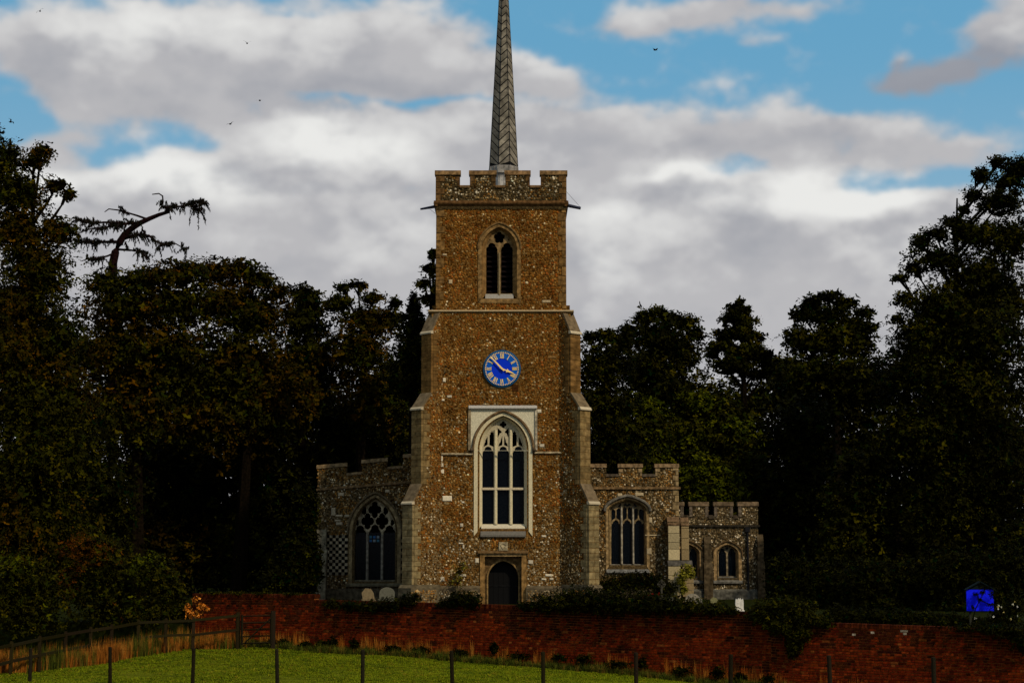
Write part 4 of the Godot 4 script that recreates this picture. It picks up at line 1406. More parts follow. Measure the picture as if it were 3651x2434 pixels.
	holes += [[Vector2(5.766, 2.101), Vector2(5.781, 4.251), Vector2(5.831, 4.195), Vector2(5.877, 4.319), Vector2(6.013, 4.419), Vector2(6.147, 4.319), Vector2(6.191, 4.195), Vector2(6.248, 4.251), Vector2(6.232, 2.101)], [Vector2(6.361, 2.101), Vector2(6.377, 4.251), Vector2(6.427, 4.195), Vector2(6.473, 4.319), Vector2(6.615, 4.419), Vector2(6.755, 4.319), Vector2(6.799, 4.195), Vector2(6.856, 4.251), Vector2(6.838, 2.101)], [Vector2(6.956, 2.101), Vector2(6.974, 4.251), Vector2(7.024, 4.195), Vector2(7.07, 4.319), Vector2(7.206, 4.419), Vector2(7.34, 4.319), Vector2(7.395, 4.195), Vector2(7.492, 4.251), Vector2(7.472, 2.101)]]
	holes += [[Vector2(5.781, 4.352), Vector2(5.785, 4.896), Vector2(5.881, 4.98), Vector2(5.988, 4.896), Vector2(5.985, 4.503)], [Vector2(6.047, 4.503), Vector2(6.05, 4.935), Vector2(6.163, 5.036), Vector2(6.253, 4.952), Vector2(6.249, 4.352)], [Vector2(6.378, 4.352), Vector2(6.383, 5.008), Vector2(6.491, 5.081), Vector2(6.591, 5.008), Vector2(6.587, 4.503)], [Vector2(6.644, 4.503), Vector2(6.648, 5.008), Vector2(6.75, 5.081), Vector2(6.862, 4.991), Vector2(6.856, 4.352)], [Vector2(6.975, 4.352), Vector2(6.98, 4.952), Vector2(7.076, 5.025), Vector2(7.177, 4.952), Vector2(7.173, 4.503)], [Vector2(7.235, 4.503), Vector2(7.238, 4.913), Vector2(7.346, 4.98), Vector2(7.497, 4.868), Vector2(7.493, 4.352)], [Vector2(6.108, 5.092), Vector2(6.233, 5.233), Vector2(6.323, 5.289), Vector2(6.231, 5.064)], [Vector2(6.401, 5.148), Vector2(6.515, 5.289), Vector2(6.627, 5.205), Vector2(6.74, 5.289), Vector2(6.852, 5.148), Vector2(6.739, 5.148), Vector2(6.626, 5.092), Vector2(6.514, 5.148)], [Vector2(6.937, 5.289), Vector2(7.05, 5.233), Vector2(7.161, 5.092), Vector2(7.02, 5.064)]]
	s.sheet([arch(cx, 0.91, 2.093, ys, 0.49, 10)] + holes, cx - 0.93, cx + 0.93, 0.01, z - 0.42, z - 0.3)
	part("tracery", s, "stone", f)
	for e in [6.304, 6.909]:
		s = Shape.new()
		s.col = Color(0.5, 0.45, 0.34)
		s.moulding([Vector2(e, 2.107), Vector2(e, 5.099)], 0.10, z - 0.2, z - 0.4)
		part("mullion", s, "stone", f)
	s = Shape.new()
	s.col = Color(0.24, 0.24, 0.22)
	s.prism(PackedVector2Array([Vector2(z + 0.14, 1.658), Vector2(z + 0.14, 1.716), Vector2(z - 0.3, 2.093), Vector2(z - 0.7, 2.093), Vector2(z - 0.7, 1.658)]), cx - 1.12, cx + 1.12, YZ)
	part("sill", s, "stone", f)
	for k in 3:
		var xa: float = [5.746, 6.32, 6.923][k]
		var xb: float = [6.32, 6.923, 7.526][k]
		s = Shape.new()
		s.quad(Vector3(xa, 2.092, z - 0.37), Vector3(xb, 2.092, z - 0.37), Vector3(xb, ys + 0.42, z - 0.37), Vector3(xa, ys + 0.42, z - 0.37))
		part("pane", s, "glass", f)
	s = Shape.new()
	s.col = Color(0.14, 0.11, 0.07)
	s.box(Vector3(6.4, 0.35, z + 0.05), Vector3(5.6, 0.9, 0.22))
	part("plinth", s, "stone", wall)


func vestry(t: Node3D) -> void:
	var z := -12.0
	var xl := 9.2
	var xr := 14.538
	var ym := 5.334
	var ye := 4.763
	var xs := [10.311, 10.645, 11.712, 12.062, 13.113, 13.432]
	var o := [Vector2(xl, -0.3), Vector2(xl, ym)]
	for k in 3:
		o += [Vector2(xs[k * 2], ym), Vector2(xs[k * 2], ye), Vector2(xs[k * 2 + 1], ye), Vector2(xs[k * 2 + 1], ym)]
	o += [Vector2(xr, ym), Vector2(xr, -0.3)]
	var c2 := 12.777
	var c1 := 10.579
	var ys := 2.709
	var s := Shape.new()
	s.col = Color(0.15, 0.11, 0.055)
	s.sheet([o, arch(c1, 0.56, 1.324, ys, 0.46), arch(c2, 0.56, 1.324, ys, 0.46)], xl, xr, 0.03, z - 0.6, z)
	s.box(Vector3(xr - 0.31, 2.4, -16.6), Vector3(0.6, 5.0, 8.0))
	s.box(Vector3((xl + xr) * 0.5, 2.4, -20.4), Vector3(xr - xl - 0.7, 5.0, 0.5))
	var wall := part("vestry_wall", s, "mortar", t, "", "low dark flint vestry with battlements and two small windows")
	s = Shape.new()
	s.col = Color(0.15, 0.15, 0.145)
	s.box(Vector3((xl + xr) * 0.5, 4.3, -16.4), Vector3(xr - xl - 0.7, 0.15, 7.5))
	part("vestry_roof", s, "lead", wall)
	var cop := Color(0.24, 0.17, 0.10)
	var yc := 5.604
	var runs := [[xl, xs[0]], [xs[1], xs[2]], [xs[3], xs[4]], [xs[5], xr]]
	for r in runs:
		coping(wall, Vector2(r[0], yc), Vector2(r[1], yc), z, 0.24, cop, 0.05)
	for k in 3:
		coping(wall, Vector2(xs[k * 2], ye + 0.1), Vector2(xs[k * 2 + 1], ye + 0.1), z, 0.22, Color(0.1, 0.075, 0.05), -0.003)
		for e in [0, 1]:
			s = Shape.new()
			s.col = Color(0.2, 0.16, 0.11)
			s.box(Vector3(xs[k * 2 + e] + (0.08 if e else -0.08), (ym + ye) * 0.5, z + 0.0), Vector3(0.17, ym - ye, 0.08))
			part("jamb_stone", s, "stone", wall)
	string_line(wall, Vector2(xl, 4.241), Vector2(xr + 0.1, 4.241), z, Color(0.05, 0.04, 0.03))
	flints(wall, [o, arch(c1, 0.80, 1.01, ys, 0.62), arch(c2, 0.80, 1.01, ys, 0.62)], z, [], greys, greys, 0.0, 9.0)
	for c in [c1, c2]:
		s = Shape.new()
		s.col = Color(0.50, 0.33, 0.15)
		s.band(arch(c, 0.79, 1.041, ys, 0.63, 8), arch(c, 0.62, 1.23, ys, 0.5, 8), z + 0.03, z - 0.1)
		s.band(arch(c, 0.62, 1.23, ys, 0.5, 8), arch(c, 0.5, 1.387, ys, 0.42, 8), z - 0.05, z - 0.4, z - 0.2)
		var f := part("vestry_window", s, "stone", t)
		s = Shape.new()
		s.col = Color(0.15, 0.1, 0.05)
		s.moulding(arch(c, 0.83, ys - 0.2, ys, 0.68, 8), 0.09, z + 0.12, z)
		part("hood_mould", s, "stone", f)
		s = Shape.new()
		s.col = Color(0.33, 0.26, 0.15)
		var yb := 1.401
		var yh := 2.71
		s.sheet([arch(c, 0.52, yb, ys, 0.44, 8), light_head(c - 0.48, c - 0.05, yb + 0.02, yh, 0.26), light_head(c + 0.05, c + 0.48, yb + 0.02, yh, 0.26), [Vector2(c - 0.1, ys + 0.3), Vector2(c, ys + 0.16), Vector2(c + 0.1, ys + 0.3), Vector2(c, ys + 0.36)]], c - 0.54, c + 0.54, 0.012, z - 0.36, z - 0.26)
		part("tracery", s, "stone", f)
		s = Shape.new()
		s.quad(Vector3(c - 0.5, yb, z - 0.31), Vector3(c + 0.5, yb, z - 0.31), Vector3(c + 0.5, ys + 0.38, z - 0.31), Vector3(c - 0.5, ys + 0.38, z - 0.31))
		part("pane", s, "glass", f)
		s = Shape.new()
		s.col = Color(0.2, 0.19, 0.16)
		s.prism(PackedVector2Array([Vector2(z + 0.12, 1.01), Vector2(z + 0.12, 1.104), Vector2(z - 0.26, 1.387), Vector2(z - 0.5, 1.387), Vector2(z - 0.5, 1.01)]), c - 0.82, c + 0.82, YZ)
		part("sill", s, "stone", f)
	# little pier between the windows, and the one at the far corner
	for e in [[11.644, 3.653, 0.40], [14.629, 3.763, 0.34]]:
		s = Shape.new()
		s.col = Color(0.12, 0.09, 0.05)
		s.box(Vector3(e[0], e[1] * 0.5 - 0.3, z + 0.10), Vector3(e[2], e[1] - 0.2, 0.3))
		s.prism(PackedVector2Array([Vector2(z + 0.26, e[1] - 0.4), Vector2(z, e[1]), Vector2(z - 0.05, e[1]), Vector2(z - 0.05, e[1] - 0.4)]), e[0] - e[2] * 0.5, e[0] + e[2] * 0.5, YZ)
		s.prism(PackedVector2Array([Vector2(z + 0.40, 0.0), Vector2(z + 0.40, e[1] * 0.52), Vector2(z + 0.24, e[1] * 0.6), Vector2(z, e[1] * 0.6), Vector2(z, 0.0)]), e[0] - e[2] * 0.62, e[0] + e[2] * 0.62, YZ)
		part("pier_buttress", s, "stone", wall)
	s = Shape.new()
	var px := 13.914
	s.tube([Vector3(px, 0.1, z + 0.1), Vector3(px, 4.002, z + 0.1)], [0.06, 0.06], 8)
	s.box(Vector3(px, 4.033, z + 0.1), Vector3(0.26, 0.26, 0.2))
	part("downpipe", s, "iron", wall)
	s = Shape.new()
	s.col = Color(0.16, 0.15, 0.12)
	s.prism(PackedVector2Array([Vector2(z + 0.22, -0.3), Vector2(z + 0.22, 0.574), Vector2(z, 0.696), Vector2(z - 0.1, 0.696), Vector2(z - 0.1, -0.3)]), xl, xr + 0.1, YZ)
	part("plinth", s, "stone", wall)


# ---------------------------------------------------------------- the brick wall
func brick_wall() -> void:
	var t := thing("brick_wall", "long weathered red brick churchyard wall, stepped down along its top", "wall", Vector3(0, 0, 0))
	var dir := Vector3(1, 0, 0.4).normalized()
	var b := Basis(Vector3.UP, -atan2(0.4, 1.0))
	var along := sqrt(1.0 + 0.16)
	var sections := [[-10.402, -6.043, 1.13, 1.13], [-6.041, 8.356, 0.955, 0.70], [8.352, 15.684, 0.45, 0.28]]
	var pal := [[0.60, Color(0.195, 0.025, 0.006)], [0.22, Color(0.145, 0.018, 0.005)], [0.02, Color(0.07, 0.012, 0.004)], [0.14, Color(0.27, 0.042, 0.008)], [0.02, Color(0.29, 0.08, 0.018)]]
	var course := 0.078
	var s := Shape.new()
	var rest := Shape.new()
	var top_row := Shape.new()
	var all := []
	var tufts := FastNoiseLite.new()
	tufts.seed = 4
	tufts.frequency = 0.7
	for sec in sections:
		var xa: float = sec[0]
		var xb: float = sec[1]
		var length := (xb - xa) * along
		var slope := (float(sec[3]) - float(sec[2])) / length
		var start := Vector3(xa, 0, wall_z(xa))
		# the lime mortar body, its face a finger behind the bricks
		var core := PackedVector2Array([Vector2(0, -2.6), Vector2(length, -2.6), Vector2(length, sec[3] - 0.02), Vector2(0, sec[2] - 0.02)])
		s.prism(core, -0.36, -0.006, Transform3D(b, start))
		var row := 0
		var y: float = -0.06
		while true:
			y -= course
			var x := rng.randf_range(-0.2, 0.0)
			var any := false
			while x < length:
				var head := (row % 2 == 1) != (rng.randf() < 0.12)
				var w := 0.118 if head else 0.232
				var x0 := maxf(x, 0.0)
				var x1 := minf(x + w, length)
				x += w
				if x1 - x0 < 0.03:
					continue
				var m := (x0 + x1) * 0.5
				var p := start + dir * m
				var yy: float = float(sec[2]) + slope * m + y
				if yy < field_y(p.x, p.z) - 0.25:
					continue
				any = true
				var k := tufts.get_noise_2d(p.x * 1.3, yy * 2.2)
				var c: Color = pick(pal)
				var streak := tufts.get_noise_1d(p.x * 4.0) * 1.6 + 0.35
				var down: float = float(sec[2]) + slope * m - yy
				if down < streak * rng.randf_range(0.7, 1.2) or k > 0.38 + rng.randf_range(-0.1, 0.1) or (sec[2] + slope * m - yy < 0.3 and rng.randf() < 0.4):
					c = shade(Color(0.07, 0.016, 0.006), 0.35)      # bricks darkened in stain streaks, noise patches and along the top
				if sec[2] < 0.5 and sec[2] + slope * m - yy < 0.33 and p.x < 12.5 and rng.randf() < 0.10:
					c = Color(0.45, 0.38, 0.28)                        # lime bloom
				all.append([p + Vector3(0, yy, 0), x1 - x0 - 0.014, c])
			row += 1
			if not any:
				break
		# brick on edge along the top
		var xc := 0.0
		while xc < length - 0.04:
			top_row.col = shade(Color(0.10, 0.022, 0.008), 0.5)
			var p := start + dir * (xc + 0.04)
			var ty: float = float(sec[2]) + slope * xc
			top_row.block(p + Vector3(0, ty - 0.035, 0) - b * Vector3(0, 0, 0.18), Vector3(0.072, 0.125, 0.40), b, 0.006)
			xc += 0.083
	part("mortar_body", s, "lime", t)
	part("coping_bricks", top_row, "brick", t, "stuff")
	# the nearest three hundred bricks one by one, the rest of the face in one piece
	var shapes := {}
	all.sort_custom(func(p, q): return visible_rank(p) > visible_rank(q))
	for k in all.size():
		var e: Array = all[k]
		if k < 300:
			var key := "%.2f" % e[1]
			var tone := "%.2f" % (e[2].r * 20.0)
			var id := key + tone
			if not shapes.has(id):
				var one := Shape.new()
				one.col = e[2]
				one.block(Vector3(0, 0, -0.03), Vector3(e[1], course - 0.015, 0.09), Basis.IDENTITY, 0.005)
				shapes[id] = one.mesh(M["brick"])
			put("brick", shapes[id], t, Transform3D(b * Basis(Vector3.BACK, rng.randf_range(-0.008, 0.008)), e[0] + b * Vector3(0, 0, rng.randf_range(-0.006, 0.006))))
		else:
			rest.col = e[2]
			rest.block(e[0] + b * Vector3(0, 0, -0.03 + rng.randf_range(-0.006, 0.006)), Vector3(e[1], course - 0.015, 0.09), b, 0.005)
	part("brickwork", rest, "brick", t, "stuff")


func visible_rank(e: Array) -> float:
	# the nearest bricks that stand inside the view and clear of the grass
	var p: Vector3 = e[0]
	var d := 90.0 - p.z
	var px := 0.56 + (d * 0.284)
	var clear := 1.0 if p.x < px and p.y > -1.28 and p.y < 0.0 else 0.0
	return clear * (100.0 - d) + e[1]


# ---------------------------------------------------------------- trees and shrubs
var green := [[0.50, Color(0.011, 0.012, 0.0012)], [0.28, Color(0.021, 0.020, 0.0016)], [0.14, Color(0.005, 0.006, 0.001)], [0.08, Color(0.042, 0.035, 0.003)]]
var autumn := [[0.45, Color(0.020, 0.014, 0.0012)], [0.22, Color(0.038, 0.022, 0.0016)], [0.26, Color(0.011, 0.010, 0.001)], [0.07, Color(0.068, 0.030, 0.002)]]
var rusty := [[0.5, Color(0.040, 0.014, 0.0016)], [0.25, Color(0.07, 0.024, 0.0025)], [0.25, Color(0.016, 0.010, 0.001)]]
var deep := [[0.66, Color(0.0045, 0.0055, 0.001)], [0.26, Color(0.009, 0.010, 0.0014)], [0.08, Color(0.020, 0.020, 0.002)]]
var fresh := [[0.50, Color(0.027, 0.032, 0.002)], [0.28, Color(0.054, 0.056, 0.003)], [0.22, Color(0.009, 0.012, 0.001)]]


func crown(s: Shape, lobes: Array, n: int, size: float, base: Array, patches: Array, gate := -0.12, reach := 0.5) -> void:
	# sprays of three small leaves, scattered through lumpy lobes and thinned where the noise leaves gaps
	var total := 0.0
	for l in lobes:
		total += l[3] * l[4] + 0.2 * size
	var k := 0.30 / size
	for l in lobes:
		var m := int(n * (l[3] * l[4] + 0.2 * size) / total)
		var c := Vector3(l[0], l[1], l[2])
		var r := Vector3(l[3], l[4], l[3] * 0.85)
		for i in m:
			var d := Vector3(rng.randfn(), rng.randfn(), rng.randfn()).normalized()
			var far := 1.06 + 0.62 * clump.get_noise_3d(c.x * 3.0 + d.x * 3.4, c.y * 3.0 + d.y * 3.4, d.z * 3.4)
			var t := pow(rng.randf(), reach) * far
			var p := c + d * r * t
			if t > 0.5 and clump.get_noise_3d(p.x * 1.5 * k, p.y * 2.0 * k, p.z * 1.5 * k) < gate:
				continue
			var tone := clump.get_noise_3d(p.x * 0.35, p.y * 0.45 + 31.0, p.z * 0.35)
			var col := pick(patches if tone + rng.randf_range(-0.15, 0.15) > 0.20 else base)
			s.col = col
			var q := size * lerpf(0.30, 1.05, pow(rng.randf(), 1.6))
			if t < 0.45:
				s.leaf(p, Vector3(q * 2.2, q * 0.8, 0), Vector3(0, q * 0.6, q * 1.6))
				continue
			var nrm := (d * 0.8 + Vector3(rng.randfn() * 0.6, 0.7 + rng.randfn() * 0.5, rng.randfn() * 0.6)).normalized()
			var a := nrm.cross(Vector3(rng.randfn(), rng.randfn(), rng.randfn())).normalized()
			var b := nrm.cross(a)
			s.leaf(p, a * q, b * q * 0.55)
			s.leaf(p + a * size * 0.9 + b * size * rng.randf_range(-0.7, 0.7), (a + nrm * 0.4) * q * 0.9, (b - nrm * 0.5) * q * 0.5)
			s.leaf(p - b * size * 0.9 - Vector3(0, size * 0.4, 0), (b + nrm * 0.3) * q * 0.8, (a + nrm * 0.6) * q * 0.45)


func tree(called: String, label: String, category: String, lobes: Array, n: int, size: float, base: Array, patches: Array, gate := -0.12, group := "trees in the wood round the church", foot := 0.1) -> Node3D:
	var lo := Vector3.ZERO
	var w := 0.0
	var top := -99.0
	for l in lobes:
		lo += Vector3(l[0], 0, l[2]) * l[3]
		w += l[3]
		top = maxf(top, l[1] + l[4])
	lo /= w
	lo.y = foot
	var t := thing(called, label, category, lo, group)
	var s := Shape.new()
	s.col = Color(0.012, 0.009, 0.006)
	var h := top - foot
	var r := clampf(h * 0.022, 0.03, 0.42)
	var bend := rng.randf_range(-0.03, 0.03) * h
	s.tube([Vector3(0, -0.3, 0), Vector3(bend * 0.4, h * 0.2, 0), Vector3(bend, h * 0.45, bend), Vector3(bend * 0.7, h * 0.72, bend), Vector3(bend * 0.2, h * 0.9, 0)], [r * 1.3, r, r * 0.75, r * 0.42, r * 0.1], 7)
	for l in lobes:
		var e := Vector3(l[0], l[1], l[2]) - lo
		if e.y < h * 0.15:
			continue
		var flat := Vector2(e.x, e.z).length()
		var from := Vector3(bend * 0.7, clampf(e.y - flat * 0.9 - 0.8, h * 0.12, h * 0.84), bend)
		var mid := from.lerp(e, 0.5) + Vector3(e.x * 0.12, flat * 0.08, e.z * 0.12)
		s.tube([from, mid, e], [r * 0.26, r * 0.16, r * 0.05], 5, false)
		for k in 3:
			var tip := e + Vector3(rng.randf_range(-0.8, 0.8) * l[3], rng.randf_range(-0.2, 0.85) * l[4], rng.randf_range(-0.5, 0.7) * l[3])
			s.tube([mid.lerp(e, 0.5), (mid.lerp(e, 0.5) + tip) * 0.5 + Vector3(0, 0.05, 0), tip], [r * 0.16, r * 0.1, r * 0.03], 4, false)
	part("trunk", s, "bark", t)
	s = Shape.new()
	var own := []
	for l in lobes:
		own.append([l[0] - lo.x, l[1] - lo.y, l[2] - lo.z, l[3], l[4]])
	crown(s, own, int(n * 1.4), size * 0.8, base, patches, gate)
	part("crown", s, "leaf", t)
	return t


func woods() -> void:
	# left of the tower
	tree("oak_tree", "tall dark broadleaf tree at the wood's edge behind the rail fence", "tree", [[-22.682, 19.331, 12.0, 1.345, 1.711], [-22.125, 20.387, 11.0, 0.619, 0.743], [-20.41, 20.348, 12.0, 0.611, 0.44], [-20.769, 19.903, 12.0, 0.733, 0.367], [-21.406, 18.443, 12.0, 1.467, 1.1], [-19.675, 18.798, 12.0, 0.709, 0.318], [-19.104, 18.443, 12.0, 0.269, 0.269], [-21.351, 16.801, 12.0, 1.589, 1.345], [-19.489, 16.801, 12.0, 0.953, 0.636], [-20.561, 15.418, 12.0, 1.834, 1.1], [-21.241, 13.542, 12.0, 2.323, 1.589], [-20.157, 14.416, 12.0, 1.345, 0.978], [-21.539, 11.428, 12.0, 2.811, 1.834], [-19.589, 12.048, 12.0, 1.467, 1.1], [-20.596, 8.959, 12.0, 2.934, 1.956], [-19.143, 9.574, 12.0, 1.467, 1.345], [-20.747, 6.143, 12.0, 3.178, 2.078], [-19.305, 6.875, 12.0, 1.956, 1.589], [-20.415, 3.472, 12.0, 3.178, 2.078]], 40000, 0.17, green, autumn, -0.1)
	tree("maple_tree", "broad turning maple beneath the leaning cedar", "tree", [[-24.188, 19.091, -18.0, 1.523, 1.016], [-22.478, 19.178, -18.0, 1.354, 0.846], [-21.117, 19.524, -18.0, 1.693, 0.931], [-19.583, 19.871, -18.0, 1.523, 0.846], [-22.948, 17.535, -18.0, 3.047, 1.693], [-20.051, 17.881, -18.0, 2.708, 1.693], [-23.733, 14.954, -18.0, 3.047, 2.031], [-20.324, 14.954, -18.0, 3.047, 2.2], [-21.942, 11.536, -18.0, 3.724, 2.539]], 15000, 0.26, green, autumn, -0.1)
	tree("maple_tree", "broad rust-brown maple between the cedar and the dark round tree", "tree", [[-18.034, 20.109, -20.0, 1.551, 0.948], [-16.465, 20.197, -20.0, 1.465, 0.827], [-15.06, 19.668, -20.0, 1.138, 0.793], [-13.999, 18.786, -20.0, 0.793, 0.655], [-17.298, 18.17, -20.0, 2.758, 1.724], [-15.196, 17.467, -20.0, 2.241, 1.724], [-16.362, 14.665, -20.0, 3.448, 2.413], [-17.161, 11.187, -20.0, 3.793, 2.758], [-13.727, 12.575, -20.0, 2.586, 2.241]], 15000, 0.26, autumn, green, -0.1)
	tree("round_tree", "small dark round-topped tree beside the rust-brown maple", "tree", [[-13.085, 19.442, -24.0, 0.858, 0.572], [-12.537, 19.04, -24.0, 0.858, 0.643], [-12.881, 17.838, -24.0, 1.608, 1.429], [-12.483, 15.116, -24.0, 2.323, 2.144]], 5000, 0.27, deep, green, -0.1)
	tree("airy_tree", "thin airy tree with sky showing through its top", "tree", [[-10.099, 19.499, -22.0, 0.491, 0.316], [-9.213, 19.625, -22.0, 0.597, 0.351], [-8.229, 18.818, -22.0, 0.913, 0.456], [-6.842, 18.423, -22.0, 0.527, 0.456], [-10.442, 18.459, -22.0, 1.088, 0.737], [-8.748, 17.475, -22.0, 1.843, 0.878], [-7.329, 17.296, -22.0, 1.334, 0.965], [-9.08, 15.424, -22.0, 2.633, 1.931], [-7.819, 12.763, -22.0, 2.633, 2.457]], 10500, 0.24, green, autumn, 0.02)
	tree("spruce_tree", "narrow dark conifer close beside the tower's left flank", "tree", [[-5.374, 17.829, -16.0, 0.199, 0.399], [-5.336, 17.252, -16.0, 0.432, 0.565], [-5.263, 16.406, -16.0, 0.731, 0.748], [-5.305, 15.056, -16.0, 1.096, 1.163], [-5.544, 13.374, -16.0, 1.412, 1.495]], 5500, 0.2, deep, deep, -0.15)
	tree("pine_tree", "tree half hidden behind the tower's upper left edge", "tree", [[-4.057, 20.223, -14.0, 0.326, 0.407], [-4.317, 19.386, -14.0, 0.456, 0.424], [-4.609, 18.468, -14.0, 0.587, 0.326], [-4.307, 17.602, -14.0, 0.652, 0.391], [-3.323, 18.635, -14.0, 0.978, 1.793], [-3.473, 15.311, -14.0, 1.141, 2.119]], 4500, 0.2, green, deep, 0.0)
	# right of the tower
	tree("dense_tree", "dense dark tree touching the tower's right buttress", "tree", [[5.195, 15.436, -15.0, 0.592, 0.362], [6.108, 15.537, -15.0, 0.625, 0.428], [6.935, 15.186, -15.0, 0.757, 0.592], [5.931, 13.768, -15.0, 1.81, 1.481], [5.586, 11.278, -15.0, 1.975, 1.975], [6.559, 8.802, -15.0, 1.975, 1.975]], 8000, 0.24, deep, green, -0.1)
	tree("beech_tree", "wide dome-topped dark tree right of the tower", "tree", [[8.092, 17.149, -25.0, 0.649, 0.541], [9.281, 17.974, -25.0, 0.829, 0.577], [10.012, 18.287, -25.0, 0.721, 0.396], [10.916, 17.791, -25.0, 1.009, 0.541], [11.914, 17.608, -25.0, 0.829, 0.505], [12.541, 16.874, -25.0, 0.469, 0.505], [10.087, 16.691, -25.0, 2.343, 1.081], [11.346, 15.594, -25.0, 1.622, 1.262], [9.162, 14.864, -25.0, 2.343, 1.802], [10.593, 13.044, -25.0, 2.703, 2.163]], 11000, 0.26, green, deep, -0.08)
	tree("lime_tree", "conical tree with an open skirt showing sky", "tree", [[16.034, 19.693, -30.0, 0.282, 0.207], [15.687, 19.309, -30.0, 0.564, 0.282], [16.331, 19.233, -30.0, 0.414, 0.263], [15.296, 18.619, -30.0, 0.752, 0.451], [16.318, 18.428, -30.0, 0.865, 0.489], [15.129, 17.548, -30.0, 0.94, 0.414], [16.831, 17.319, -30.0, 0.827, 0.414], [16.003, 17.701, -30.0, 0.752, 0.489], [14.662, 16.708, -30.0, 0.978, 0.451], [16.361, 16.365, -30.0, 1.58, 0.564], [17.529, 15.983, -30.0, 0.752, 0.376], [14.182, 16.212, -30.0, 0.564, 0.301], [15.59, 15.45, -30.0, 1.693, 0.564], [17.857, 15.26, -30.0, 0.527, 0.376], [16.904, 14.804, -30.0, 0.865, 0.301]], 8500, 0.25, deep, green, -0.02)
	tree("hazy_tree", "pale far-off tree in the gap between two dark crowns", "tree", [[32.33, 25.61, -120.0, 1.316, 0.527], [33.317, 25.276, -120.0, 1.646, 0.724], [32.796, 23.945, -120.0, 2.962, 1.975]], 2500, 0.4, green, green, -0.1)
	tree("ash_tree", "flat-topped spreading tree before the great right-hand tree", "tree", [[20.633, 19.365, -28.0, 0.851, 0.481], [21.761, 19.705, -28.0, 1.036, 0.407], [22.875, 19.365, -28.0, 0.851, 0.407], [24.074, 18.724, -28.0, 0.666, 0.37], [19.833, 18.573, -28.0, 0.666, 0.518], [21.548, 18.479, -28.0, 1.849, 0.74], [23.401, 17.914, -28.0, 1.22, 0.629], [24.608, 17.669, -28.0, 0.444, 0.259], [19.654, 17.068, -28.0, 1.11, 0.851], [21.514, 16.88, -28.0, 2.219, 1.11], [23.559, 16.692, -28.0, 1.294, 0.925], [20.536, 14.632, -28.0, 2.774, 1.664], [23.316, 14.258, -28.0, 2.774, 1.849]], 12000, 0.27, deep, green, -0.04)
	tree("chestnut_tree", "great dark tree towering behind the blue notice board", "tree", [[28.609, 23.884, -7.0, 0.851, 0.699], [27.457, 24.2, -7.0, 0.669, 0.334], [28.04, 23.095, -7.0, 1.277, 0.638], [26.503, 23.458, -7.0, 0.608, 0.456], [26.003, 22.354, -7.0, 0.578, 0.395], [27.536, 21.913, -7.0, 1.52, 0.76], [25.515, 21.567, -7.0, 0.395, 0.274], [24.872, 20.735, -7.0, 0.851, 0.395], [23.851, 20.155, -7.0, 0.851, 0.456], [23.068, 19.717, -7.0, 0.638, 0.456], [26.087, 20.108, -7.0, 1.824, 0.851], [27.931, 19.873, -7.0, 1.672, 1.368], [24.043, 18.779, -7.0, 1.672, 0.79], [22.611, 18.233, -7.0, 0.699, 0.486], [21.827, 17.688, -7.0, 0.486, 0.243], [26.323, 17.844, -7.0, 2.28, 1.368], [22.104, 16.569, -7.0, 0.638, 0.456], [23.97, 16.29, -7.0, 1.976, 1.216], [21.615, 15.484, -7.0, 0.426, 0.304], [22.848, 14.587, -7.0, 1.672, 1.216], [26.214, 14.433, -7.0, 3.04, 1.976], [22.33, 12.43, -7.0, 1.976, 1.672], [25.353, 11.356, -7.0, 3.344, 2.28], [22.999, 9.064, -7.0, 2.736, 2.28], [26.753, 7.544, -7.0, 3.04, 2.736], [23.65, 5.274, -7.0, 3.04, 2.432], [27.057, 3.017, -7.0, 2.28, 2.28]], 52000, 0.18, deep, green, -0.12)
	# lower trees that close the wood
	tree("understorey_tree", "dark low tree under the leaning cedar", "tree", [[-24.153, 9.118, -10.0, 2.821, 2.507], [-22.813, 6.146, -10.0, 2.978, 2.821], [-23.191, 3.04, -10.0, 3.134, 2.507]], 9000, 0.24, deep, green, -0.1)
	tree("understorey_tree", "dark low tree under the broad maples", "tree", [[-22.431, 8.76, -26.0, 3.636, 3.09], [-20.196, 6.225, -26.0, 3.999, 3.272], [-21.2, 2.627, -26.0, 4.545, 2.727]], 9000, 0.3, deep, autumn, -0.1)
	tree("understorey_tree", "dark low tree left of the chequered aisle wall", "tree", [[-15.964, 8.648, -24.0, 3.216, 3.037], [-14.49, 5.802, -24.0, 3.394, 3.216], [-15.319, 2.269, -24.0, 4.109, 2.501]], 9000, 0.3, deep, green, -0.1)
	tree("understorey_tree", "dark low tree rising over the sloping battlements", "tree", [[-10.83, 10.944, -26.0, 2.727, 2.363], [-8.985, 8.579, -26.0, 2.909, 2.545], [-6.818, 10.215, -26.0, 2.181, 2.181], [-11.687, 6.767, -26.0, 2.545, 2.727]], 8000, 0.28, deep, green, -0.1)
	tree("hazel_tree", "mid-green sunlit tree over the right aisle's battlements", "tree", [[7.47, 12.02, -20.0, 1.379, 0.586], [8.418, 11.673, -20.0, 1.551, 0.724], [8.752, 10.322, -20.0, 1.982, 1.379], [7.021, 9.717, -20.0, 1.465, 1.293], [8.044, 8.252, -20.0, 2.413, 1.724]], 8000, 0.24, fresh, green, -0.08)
	tree("hazel_tree", "olive tree next to the sunlit mid-green tree", "tree", [[12.439, 12.232, -22.0, 1.58, 0.737], [13.487, 11.614, -22.0, 1.334, 0.807], [12.06, 10.117, -22.0, 2.282, 1.843], [14.166, 9.941, -22.0, 1.931, 1.843], [13.084, 7.836, -22.0, 2.633, 1.931]], 8500, 0.26, green, fresh, -0.08)
